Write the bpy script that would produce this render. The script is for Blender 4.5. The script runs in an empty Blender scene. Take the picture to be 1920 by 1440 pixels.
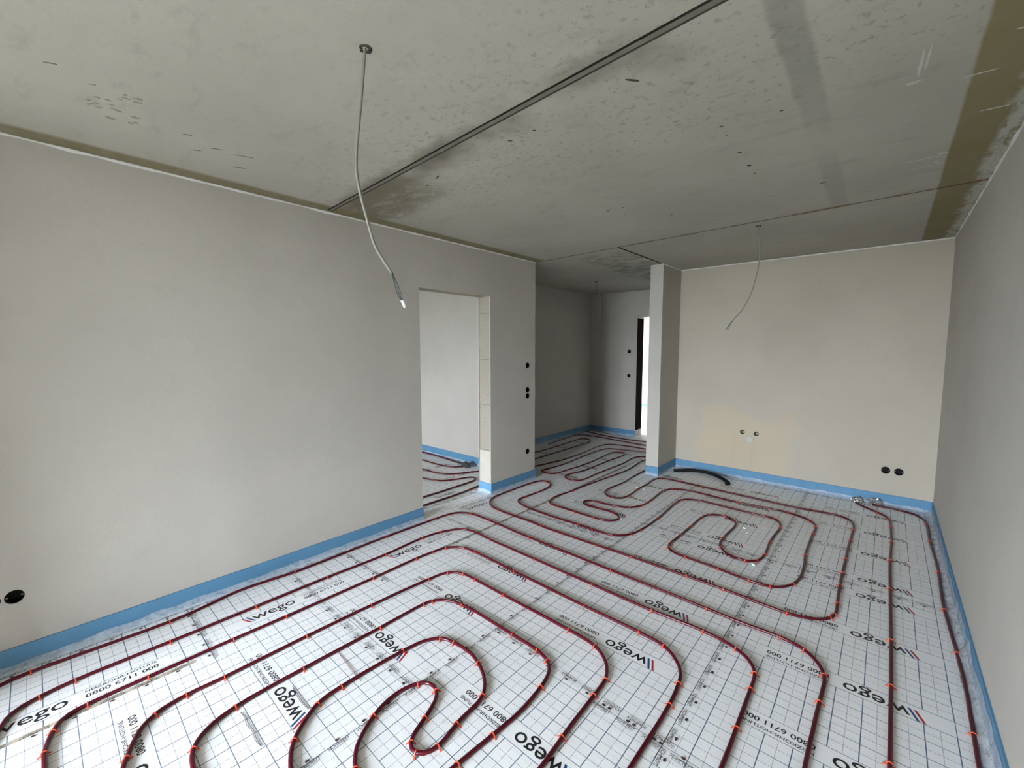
import bpy, bmesh, math, random
from mathutils import Vector, Matrix, noise

random.seed(7)
SC = bpy.context.scene
COL = SC.collection

# ------------------------------------------------------------------ camera
CAM_H = 1.606
cam_d = bpy.data.cameras.new('camera')
cam = bpy.data.objects.new('camera', cam_d)
COL.objects.link(cam)
cam_d.sensor_fit = 'HORIZONTAL'
cam_d.sensor_width = 36.0
cam_d.lens = 792.65 * 36.0 / 1920.0
cam_d.clip_start = 0.02
yaw, pitch, roll = math.radians(-41.629), math.radians(-4.808), math.radians(-0.0428)
fw = Vector((math.sin(yaw) * math.cos(pitch), math.cos(yaw) * math.cos(pitch), math.sin(pitch)))
r0 = Vector((math.cos(yaw), -math.sin(yaw), 0))
u0 = r0.cross(fw)
rt = r0 * math.cos(roll) + u0 * math.sin(roll)
up = -r0 * math.sin(roll) + u0 * math.cos(roll)
cam.matrix_world = Matrix(((rt.x, up.x, -fw.x, 0), (rt.y, up.y, -fw.y, 0), (rt.z, up.z, -fw.z, CAM_H), (0, 0, 0, 1)))
SC.camera = cam

# ------------------------------------------------------------------ world, daylight, exposure
SKY = 214.0
world = bpy.data.worlds.new('overcast_sky')
SC.world = world
world.use_nodes = True
wt = world.node_tree
wtc = wt.nodes.new('ShaderNodeTexCoord'); wsx = wt.nodes.new('ShaderNodeSeparateXYZ'); wmr = wt.nodes.new('ShaderNodeMapRange')
wt.links.new(wtc.outputs['Generated'], wsx.inputs[0]); wt.links.new(wsx.outputs[2], wmr.inputs[0])
wmr.inputs[1].default_value = 0.0; wmr.inputs[2].default_value = 1.0     # overcast sky: three times brighter at the zenith than at the horizon
wmr.inputs[3].default_value = SKY / 3.0; wmr.inputs[4].default_value = SKY
wt.nodes['Background'].inputs[0].default_value = (0.84, 0.94, 1.07, 1)
wt.links.new(wmr.outputs[0], wt.nodes['Background'].inputs[1])
SC.view_settings.view_transform = 'Standard'
SC.view_settings.look = 'None'
SC.view_settings.exposure = 0.0
SC.view_settings.gamma = 1.0
SC.view_settings.use_curve_mapping = False

def sky_portal(name, loc, rot, sx, sy):
    """a window opening through which the sky lights the room"""
    d = bpy.data.lights.new(name, 'AREA')
    d.shape = 'RECTANGLE'; d.size = sx; d.size_y = sy; d.cycles.is_portal = True
    o = bpy.data.objects.new(name, d); COL.objects.link(o)
    o.location = loc; o.rotation_euler = rot
    return o

YR = -3.8            # inner face of the window wall behind the camera
WX0, WX1, WZ0, WZ1 = -2.50, -0.95, 0.10, 2.30
sky_portal('window_portal', ((WX0 + WX1) / 2, YR - 0.21, (WZ0 + WZ1) / 2), (math.radians(90), 0, 0), WX1 - WX0, WZ1 - WZ0)
sky_portal('left_room_portal', (-4.9, YR - 0.21, 1.35), (math.radians(90), 0, 0), 1.3, 1.9)
sky_portal('far_room_portal', (-7.01, 8.9, 1.45), (0, math.radians(-90), 0), 0.9, 0.8)

# ------------------------------------------------------------------ dimensions (metres)
XL, XR, YB, H = -3.195, 0.403, 5.698, 2.625
XLR = -3.385                        # far face of the left wall
OP0, OP1, OPH = 2.335, 3.25, 2.155  # doorway in the left wall
YE = 4.015                          # end of the left wall
YLR = 3.93                          # back wall of the room behind the doorway
XH, YH = -4.30, 7.15                # hall left wall, hall back wall
PX0, PX1, PY0 = -2.25, -2.09, 5.11  # pier
SH = 0.116                          # edge strip height

# ------------------------------------------------------------------ node helper
class NT:
    def __init__(s, name):
        s.m = bpy.data.materials.new(name); s.m.use_nodes = True
        s.t = s.m.node_tree; s.b = s.t.nodes['Principled BSDF']
    def n(s, typ, **kw):
        x = s.t.nodes.new(typ)
        for k, v in kw.items(): setattr(x, k, v)
        return x
    def put(s, sock, v):
        if hasattr(v, 'is_linked'): s.t.links.new(v, sock)
        elif isinstance(v, (tuple, list)) and len(v) == 3 and sock.type == 'RGBA': sock.default_value = (*v, 1)
        else: sock.default_value = v
    def math(s, op, a, b=0.0, c=0.0, clamp=False):
        x = s.n('ShaderNodeMath', operation=op, use_clamp=clamp)
        for i, v in enumerate((a, b, c)): s.put(x.inputs[i], v)
        return x.outputs[0]
    def add(s, a, b): return s.math('ADD', a, b)
    def mul(s, a, b): return s.math('MULTIPLY', a, b)
    def mx(s, a, b): return s.math('MAXIMUM', a, b)
    def mn(s, a, b): return s.math('MINIMUM', a, b)
    def inv(s, a): return s.math('SUBTRACT', 1.0, a)
    def lt(s, a, b): return s.math('LESS_THAN', a, b)
    def gt(s, a, b): return s.math('GREATER_THAN', a, b)
    def step(s, x, e0, e1):
        r = s.n('ShaderNodeMapRange', interpolation_type='SMOOTHSTEP')
        s.put(r.inputs[0], x); r.inputs[1].default_value = e0; r.inputs[2].default_value = e1
        return r.outputs[0]
    def band(s, x, lo, hi, soft):
        return s.mul(s.step(x, lo - soft, lo + soft), s.inv(s.step(x, hi - soft, hi + soft)))
    def noise(s, vec, scale, detail=4.0, rough=0.55, dist=0.0):
        x = s.n('ShaderNodeTexNoise'); s.put(x.inputs['Vector'], vec)
        x.inputs['Scale'].default_value = scale; x.inputs['Detail'].default_value = detail
        x.inputs['Roughness'].default_value = rough; x.inputs['Distortion'].default_value = dist
        return x.outputs[0]
    def scale(s, vec, v):
        x = s.n('ShaderNodeMapping'); s.put(x.inputs[0], vec); x.inputs['Scale'].default_value = v
        return x.outputs[0]
    def mix(s, f, a, b):
        x = s.n('ShaderNodeMix', data_type='RGBA'); s.put(x.inputs[0], f); s.put(x.inputs[6], a); s.put(x.inputs[7], b)
        return x.outputs[2]
    def pos(s): return s.n('ShaderNodeNewGeometry').outputs['Position']
    def obj(s): return s.n('ShaderNodeTexCoord').outputs['Object']
    def xyz(s, v):
        x = s.n('ShaderNodeSeparateXYZ'); s.put(x.inputs[0], v); return x.outputs
    def bump(s, h, strength=0.3, dist=0.01):
        x = s.n('ShaderNodeBump'); x.inputs['Strength'].default_value = strength; x.inputs['Distance'].default_value = dist
        s.put(x.inputs['Height'], h); s.t.links.new(x.outputs[0], s.b.inputs['Normal'])
    def color(s, c): s.put(s.b.inputs['Base Color'], c)
    def rough(s, r): s.put(s.b.inputs['Roughness'], r)
    def spec(s, v): s.b.inputs['Specular IOR Level'].default_value = v

def plain(name, col, rough=0.5, metal=0.0, var=0.12, scale=40.0, bump=0.0, spec=0.5):
    n = NT(name); p = n.obj()
    k = n.noise(p, scale, 4)
    n.color(n.mix(k, tuple(c * (1 - var) for c in col), tuple(min(1, c * (1 + var)) for c in col)))
    n.rough(rough); n.b.inputs['Metallic'].default_value = metal; n.spec(spec)
    if bump: n.bump(k, bump, 0.003)
    return n.m

# ------------------------------------------------------------------ materials
def mat_plaster(name, base, stain=False):
    n = NT(name); p = n.pos()
    big = n.noise(p, 1.3, 2, 0.6); fine = n.noise(p, 55, 1, 0.6); mid = n.noise(p, 7, 4, 0.65, 0.6)
    c = n.mix(n.step(big, 0.3, 0.7), tuple(x * 0.95 for x in base), tuple(x * 1.03 for x in base))
    c = n.mix(n.mul(n.step(mid, 0.55, 0.75), 0.35), c, tuple(x * 0.88 for x in base))
    x, y, z = n.xyz(p)
    if stain:   # damp cream patch round the water outlets
        dx = n.add(x, n.mul(n.add(n.noise(p, 2.2, 5, 0.6), -0.5), 0.75)); dz = n.add(z, n.mul(n.add(n.noise(n.scale(p, (1.0, 1.0, 1.6)), 1.9, 5, 0.6), -0.5), 0.95))
        a = n.mul(n.mul(n.step(dx, -1.80, -1.70), n.inv(n.step(dx, -0.95, -0.60))), n.inv(n.step(dz, 0.78, 0.90)))
        e = n.mul(a, n.add(0.15, n.mul(n.noise(p, 3.2, 4), 0.70)))
        c = n.mix(e, c, (0.55, 0.445, 0.30))
        run = n.mul(n.band(dx, -1.42, -1.06, 0.05), n.band(z, 0.1, 0.5, 0.06))
        c = n.mix(n.mul(run, n.mul(n.step(n.noise(n.scale(p, (9, 9, 1.2)), 1.6, 3), 0.45, 0.7), 0.30)), c, (0.40, 0.35, 0.27))
    n.color(c); n.rough(0.92); n.spec(0.2)
    n.bump(n.add(n.mul(mid, 0.8), n.mul(fine, 0.25)), 0.35, 0.006)
    return n.m

def mat_concrete(name):
    n = NT(name); p = n.pos(); x, y, z = n.xyz(p)
    base = (0.405, 0.378, 0.318)
    big = n.noise(p, 1.1, 5, 0.6); mid = n.noise(n.scale(p, (1.0, 2.2, 1.0)), 5, 5, 0.7, 0.4); fine = n.noise(p, 60, 3, 0.7)
    c = n.mix(n.step(big, 0.3, 0.7), tuple(v * 0.93 for v in base), tuple(v * 1.06 for v in base))
    c = n.mix(n.mul(n.step(mid, 0.53, 0.70), 0.32), c, tuple(v * 0.66 for v in base))
    c = n.mix(n.mul(n.step(fine, 0.62, 0.75), 0.35), c, tuple(v * 0.6 for v in base))
    w = n.mul(n.add(n.noise(p, 6, 5, 0.7), -0.5), 0.16)
    w2 = n.mul(n.add(n.noise(p, 2.0, 5, 0.7), -0.5), 0.5)
    # dirt along the wide joint across the room, widest near the left wall
    yj = n.add(y, n.mul(x, 0.044))
    d = n.math('SUBTRACT', yj, 1.385)
    far_side = n.mul(n.step(d, -0.02, 0.0), n.inv(n.step(n.add(d, w), 0.05, 0.26)))
    near_side = n.mul(n.inv(n.step(d, 0.0, 0.02)), n.step(n.add(d, w), -0.13, -0.02))
    patchy = n.step(n.noise(p, 1.8, 3), 0.32, 0.62)
    c = n.mix(n.mul(n.mul(n.mx(n.mul(far_side, 0.90), n.mul(near_side, 0.70)), patchy), 1.0), c, (0.13, 0.11, 0.08))
    corner = n.mul(n.inv(n.step(n.add(n.add(x, 3.2), n.mul(w2, 1.0)), 0.7, 1.25)), n.mul(n.step(d, 0.0, 0.03), n.inv(n.step(n.add(d, w2), 0.25, 0.55))))
    c = n.mix(n.mul(corner, n.mul(0.85, n.step(mid, 0.22, 0.55))), c, (0.16, 0.135, 0.09))
    spk = n.mul(n.inv(n.step(n.math('ABSOLUTE', n.add(d, -0.2)), 0.3, 0.9)), n.step(n.noise(p, 34, 3, 0.75), 0.56, 0.66))
    c = n.mix(n.mul(spk, 0.42), c, (0.16, 0.14, 0.11))
    # olive release-agent bands along the walls
    olive = (0.215, 0.180, 0.085)
    right = n.mul(n.step(n.add(x, n.mul(w, 0.12)), 0.168, 0.184), n.step(y, 0.5, 1.2))
    right = n.mul(right, n.add(0.72, n.mul(n.noise(p, 3, 3), 0.4)))
    c = n.mix(n.math('MINIMUM', right, 1.0), c, olive)
    left = n.mul(n.inv(n.step(n.add(x, n.mul(w, 0.25)), -3.085, -3.030)), n.inv(n.step(y, 4.0, 4.02)))
    c = n.mix(n.mul(left, n.add(0.55, n.mul(mid, 0.7))), c, (0.195, 0.160, 0.085))
    # plaster smears next to the right wall
    smear = n.step(n.add(x, n.mul(n.add(n.noise(n.scale(p, (1.5, 0.6, 1)), 9, 5, 0.7), -0.5), 0.16)), 0.315, 0.365)
    c = n.mix(n.mul(smear, n.mul(n.step(n.noise(n.scale(p, (2.5, 0.8, 1)), 12, 4, 0.7), 0.30, 0.55), 0.85)), c, (0.50, 0.485, 0.44))
    # grey trowelled strip
    gx = n.band(n.add(n.add(x, n.mul(w, 0.2)), n.mul(y, 0.012)), -0.318, -0.222, 0.012)
    gy = n.mx(n.mul(n.mul(n.step(y, 1.42, 1.48), n.inv(n.step(n.add(y, w2), 1.85, 2.75))), 0.62), n.mul(n.mul(n.step(n.add(y, w2), 2.6, 3.3), n.inv(n.step(y, 3.84, 3.88))), 0.30))
    c = n.mix(n.mul(n.mul(gx, gy), n.add(0.5, n.mul(mid, 0.7))), c, (0.19, 0.185, 0.165))
    # rust along the second joint
    d2 = n.math('SUBTRACT', n.add(y, n.mul(x, 0.0345)), 3.912)
    rust = n.mul(n.inv(n.step(n.math('ABSOLUTE', n.add(d2, n.mul(w, 0.3))), 0.01, 0.055)), n.step(n.noise(n.scale(p, (1, 0.2, 1)), 2.4, 4), 0.40, 0.60))
    rust = n.mul(rust, n.step(x, -2.4, -1.2))
    c = n.mix(n.mul(rust, 0.75), c, (0.26, 0.125, 0.045))
    # grey-green mould by the short joint over the pier
    d3 = n.mul(n.band(n.add(x, w2), -2.75, -2.13, 0.12), n.step(y, 4.05, 4.3))
    c = n.mix(n.mul(d3, n.mul(n.step(mid, 0.40, 0.60), 0.6)), c, (0.12, 0.115, 0.09))
    n.color(c); n.rough(0.85); n.spec(0.25)
    n.bump(fine, 0.25, 0.003)
    return n.m

def mat_film():
    """white reflective film, printed 10 cm grid with dashed 5 cm lines, blank where the print stands; tile 1.0 x 0.5 m"""
    n = NT('printed_insulation_film'); o = n.obj(); u, v, w = n.xyz(o)
    wob = n.noise(o, 2.2, 1)
    uu = n.add(u, n.mul(n.add(wob, -0.5), 0.004)); vv = n.add(v, n.mul(n.add(wob, -0.5), -0.004))
    def dist(a, off, per=0.1):   # distance to nearest line a = off + k*per
        m = n.math('FLOORED_MODULO', n.add(a, -off + per / 2), per)
        return n.math('ABSOLUTE', n.add(m, -per / 2))
    su = n.inv(n.step(dist(uu, 0.0), 0.0014, 0.0024)); sv = n.inv(n.step(dist(vv, 0.038), 0.0011, 0.0020))
    dash = lambda a: n.lt(n.math('FLOORED_MODULO', a, 0.0085), 0.0056)
    du = n.mul(n.inv(n.step(dist(uu, 0.05), 0.0006, 0.0014)), dash(v)); dv = n.mul(n.inv(n.step(dist(vv, 0.088), 0.0006, 0.0014)), dash(u))
    tu = n.math('FLOORED_MODULO', u, 1.0); tv = n.math('FLOORED_MODULO', n.add(v, 0.25), 0.5)
    blank = n.mul(n.mul(n.gt(tu, 0.101), n.lt(tu, 0.849)), n.mul(n.gt(tv, 0.25 - 0.0605), n.lt(tv, 0.25 + 0.0365)))
    ink = n.mul(n.mx(n.mx(su, n.mul(sv, 0.95)), n.mul(n.mx(du, dv), 0.92)), n.inv(blank))
    base = n.mix(n.noise(n.scale(o, (3, 40, 1)), 6, 3), (0.84, 0.842, 0.835), (0.91, 0.912, 0.91))
    g = n.noise(n.pos(), 1.7, 2, 0.6); sp = n.noise(n.pos(), 16, 3, 0.7)
    dirt = n.mul(n.step(g, 0.50, 0.75), n.step(sp, 0.55, 0.72))
    base = n.mix(n.mul(dirt, 0.28), base, (0.40, 0.33, 0.24))
    c = n.mix(n.mul(ink, 0.93), base, (0.018, 0.075, 0.155))
    n.color(c); n.rough(0.38); n.spec(0.45)
    n.bump(n.noise(n.scale(o, (1, 5, 1)), 5, 2, 0.6), 0.22, 0.006)
    return n.m

def mat_tape(name, alpha, col=(0.72, 0.71, 0.70)):
    n = NT(name); n.color(col); n.rough(0.22)
    k = n.noise(n.pos(), 24, 2, 0.7)
    n.put(n.b.inputs['Alpha'], n.math('MAXIMUM', n.mul(alpha, n.add(0.3, n.mul(k, 1.4))), 0.0))
    n.bump(n.noise(n.pos(), 45, 1), 0.4, 0.003)
    return n.m

M = {}
M['plaster'] = mat_plaster('wall_plaster', (0.500, 0.466, 0.412))
M['plaster_back'] = mat_plaster('kitchen_wall_plaster', (0.490, 0.437, 0.355), stain=True)
M['plaster_light'] = plain('fresh_plaster_edge', (0.72, 0.70, 0.66), 0.9)
M['concrete'] = mat_concrete('precast_ceiling_concrete')
M['mortar'] = plain('joint_mortar', (0.19, 0.17, 0.135), 0.95, var=0.35, scale=18, bump=0.5)
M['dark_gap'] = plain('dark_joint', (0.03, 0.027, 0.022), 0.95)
M['slab'] = plain('raw_screed', (0.35, 0.34, 0.32), 0.9)
M['soil'] = plain('dark_soil', (0.05, 0.046, 0.033), 0.95)
M['film'] = mat_film()
M['tape'] = mat_tape('clear_tape', 0.10, (0.92, 0.92, 0.92))
M['brown'] = mat_tape('beige_paper_edge', 0.9, (0.52, 0.45, 0.36))
M['foil'] = mat_tape('edge_strip_foil', 0.34, (0.86, 0.88, 0.90))
M['ink'] = plain('black_print', (0.012, 0.012, 0.014), 0.5)
M['ink_brown'] = plain('brown_print', (0.055, 0.018, 0.014), 0.5)
M['ink_red'] = plain('red_print', (0.42, 0.02, 0.035), 0.45)
M['ink_blue'] = plain('blue_print', (0.01, 0.065, 0.20), 0.45)
M['strip'] = plain('blue_edge_foam', (0.094, 0.242, 0.395), 0.6, var=0.14, scale=9, bump=0.3)
M['pipe'] = plain('dark_red_pipe', (0.078, 0.002, 0.008), 0.30, var=0.15, scale=30, spec=0.35)
M['clip'] = plain('orange_clip', (0.80, 0.105, 0.045), 0.4)
M['black'] = plain('black_plastic', (0.004, 0.004, 0.004), 0.6, spec=0.15)
M['conduit'] = plain('black_conduit', (0.004, 0.004, 0.0045), 0.5, spec=0.2)
M['cable'] = plain('grey_cable_sheath', (0.23, 0.215, 0.18), 0.5)
M['wire_dark'] = plain('dark_wire', (0.02, 0.035, 0.03), 0.45)
M['wire_tip'] = plain('white_connector', (0.80, 0.80, 0.78), 0.4)
M['silver'] = plain('crumpled_foil', (0.62, 0.62, 0.62), 0.22, metal=0.9, var=0.3, scale=60, bump=0.8)
M['foam_dark'] = plain('dark_foam', (0.05, 0.05, 0.05), 0.9, bump=0.6)
M['brass'] = plain('brass_fitting', (0.12, 0.10, 0.06), 0.35, metal=0.8)
M['white'] = plain('white_plastic', (0.50, 0.47, 0.41), 0.5)
M['frame'] = plain('window_frame_white', (0.78, 0.78, 0.77), 0.4)
M['thread'] = plain('dark_thread', (0.03, 0.012, 0.018), 0.7)
M['thread_red'] = plain('purple_thread', (0.12, 0.02, 0.035), 0.7)
M['smear'] = plain('white_plaster_smear', (0.50, 0.485, 0.44), 0.9, var=0.2)
M['chip'] = plain('dark_pit', (0.045, 0.038, 0.030), 0.95)
M['crumb'] = plain('white_foam', (0.85, 0.85, 0.83), 0.8)
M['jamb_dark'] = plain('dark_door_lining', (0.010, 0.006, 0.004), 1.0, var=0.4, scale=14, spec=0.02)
def mat_block(name, col):
    n = NT(name); p = n.pos(); a = n.noise(p, 30, 5, 0.7); b = n.noise(p, 85, 3, 0.7); g = n.noise(p, 4, 4)
    c = n.mix(g, tuple(v * 0.9 for v in col), tuple(v * 1.08 for v in col))
    c = n.mix(n.mul(n.step(b, 0.60, 0.68), 0.75), c, tuple(v * 0.35 for v in col))
    n.color(c); n.rough(0.95); n.spec(0.15); n.bump(n.add(a, b), 0.6, 0.006)
    return n.m
M['block'] = mat_block('pumice_block', (0.28, 0.245, 0.198))
M['block_smooth'] = plain('levelled_block', (0.40, 0.365, 0.305), 0.9, var=0.08, scale=12)
M['lintel'] = mat_block('lintel_concrete', (0.33, 0.29, 0.22))

# ------------------------------------------------------------------ mesh helpers
def mesh_obj(name, verts, faces, mat, parent=None, smooth=False, loc=(0, 0, 0), rotz=0.0):
    me = bpy.data.meshes.new(name); me.from_pydata(verts, [], faces); me.update()
    me.materials.append(M[mat] if isinstance(mat, str) else mat)
    if smooth:
        for p in me.polygons: p.use_smooth = True
    return link(name, me, parent, loc, rotz)

def link(name, me, parent=None, loc=(0, 0, 0), rotz=0.0):
    o = bpy.data.objects.new(name, me); COL.objects.link(o)
    o.location = loc; o.rotation_euler = (0, 0, rotz)
    if parent is not None: o.parent = parent
    return o

def empty(name, loc=(0, 0, 0)):
    o = bpy.data.objects.new(name, None); COL.objects.link(o); o.location = loc
    o.empty_display_size = 0.1
    return o

def tag(o, label, cat, group=None, kind=None):
    o['label'] = label; o['category'] = cat
    if group: o['group'] = group
    if kind: o['kind'] = kind
    return o

def boxes(bl):
    V, Fc = [], []
    for (x0, x1, y0, y1, z0, z1) in bl:
        k = len(V)
        V += [(x0, y0, z0), (x1, y0, z0), (x1, y1, z0), (x0, y1, z0), (x0, y0, z1), (x1, y0, z1), (x1, y1, z1), (x0, y1, z1)]
        Fc += [[k + i for i in f] for f in ((0, 3, 2, 1), (4, 5, 6, 7), (0, 1, 5, 4), (1, 2, 6, 5), (2, 3, 7, 6), (3, 0, 4, 7))]
    return V, Fc

def bevel_box(name, b, mat, parent=None, w=0.003, seg=2):
    bm = bmesh.new(); V, Fc = boxes([b])
    vs = [bm.verts.new(v) for v in V]
    for f in Fc: bm.faces.new([vs[i] for i in f])
    bmesh.ops.bevel(bm, geom=bm.edges[:], offset=w, segments=seg, affect='EDGES')
    me = bpy.data.meshes.new(name); bm.to_mesh(me); bm.free(); me.materials.append(M[mat])
    return link(name, me, parent)

def tube(path, rad, sides=10, closed_ends=True, radii=None):
    """vertices and faces of a tube along 3-D points"""
    P = [Vector(p) for p in path]; V, Fc = [], []
    up = Vector((0, 0, 1)); prev = None
    for i, p in enumerate(P):
        t = (P[min(i + 1, len(P) - 1)] - P[max(i - 1, 0)]).normalized()
        if prev is None:
            a = t.cross(up)
            if a.length < 1e-3: a = t.cross(Vector((1, 0, 0)))
        else: a = prev - t * prev.dot(t)
        a.normalize(); prev = a; b = t.cross(a)
        r = radii[i] if radii else rad
        for k in range(sides):
            q = 2 * math.pi * k / sides
            V.append(tuple(p + (a * math.cos(q) + b * math.sin(q)) * r))
    for i in range(len(P) - 1):
        for k in range(sides):
            k2 = (k + 1) % sides
            Fc.append([i * sides + k, i * sides + k2, (i + 1) * sides + k2, (i + 1) * sides + k])
    if closed_ends:
        Fc.append(list(range(sides))[::-1]); n = (len(P) - 1) * sides; Fc.append([n + k for k in range(sides)])
    return V, Fc

def spline(pts, step=0.02):
    P = [Vector(p) for p in pts]; P = [2 * P[0] - P[1]] + P + [2 * P[-1] - P[-2]]; out = []
    for i in range(1, len(P) - 2):
        a, b, c, d = P[i - 1:i + 3]; n = max(2, int((c - b).length / step))
        for k in range(n):
            t = k / n
            out.append(0.5 * ((2 * b) + (c - a) * t + (2 * a - 5 * b + 4 * c - d) * t * t + (3 * b - a - 3 * c + d) * t ** 3))
    out.append(P[-2]); return out

def merge(parts):
    V, Fc = [], []
    for v, f in parts:
        k = len(V); V += list(v); Fc += [[i + k for i in q] for q in f]
    return V, Fc

def solid(name, bl, mat, holes=()):
    """a wall out of boxes; holes = (centre, axis 'X'/'Y', radius, depth) are sunk into the box each one meets"""
    parts = []
    for b in bl:
        V, Fc = boxes([b])
        hs = [h for h in holes if all(b[2 * k] - 0.01 <= h[0][k] <= b[2 * k + 1] + 0.01 for k in range(3))]
        if hs:
            ob = mesh_obj('piece', V, Fc, mat)
            cut = []
            for c, ax, r, d in hs:
                dv = Vector((1, 0, 0)) if ax == 'X' else Vector((0, 1, 0))
                cv, cf = tube([Vector(c) - dv * d, Vector(c) + dv * d], r, 24)
                me = bpy.data.meshes.new('cutter'); me.from_pydata(cv, [], cf)
                bm = bmesh.new(); bm.from_mesh(me); bmesh.ops.recalc_face_normals(bm, faces=bm.faces[:]); bm.to_mesh(me); bm.free()
                co = bpy.data.objects.new('cutter', me); COL.objects.link(co); cut.append(co)
                md = ob.modifiers.new('hole', 'BOOLEAN'); md.operation = 'DIFFERENCE'; md.solver = 'EXACT'; md.object = co
            dg = bpy.context.evaluated_depsgraph_get(); dg.update()
            me = bpy.data.meshes.new_from_object(ob.evaluated_get(dg))
            V = [tuple(v.co) for v in me.vertices]; Fc = [list(p.vertices) for p in me.polygons]
            for o in cut + [ob]: bpy.data.objects.remove(o, do_unlink=True)
        parts.append((V, Fc))
    return mesh_obj(name, *merge(parts), mat)

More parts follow.
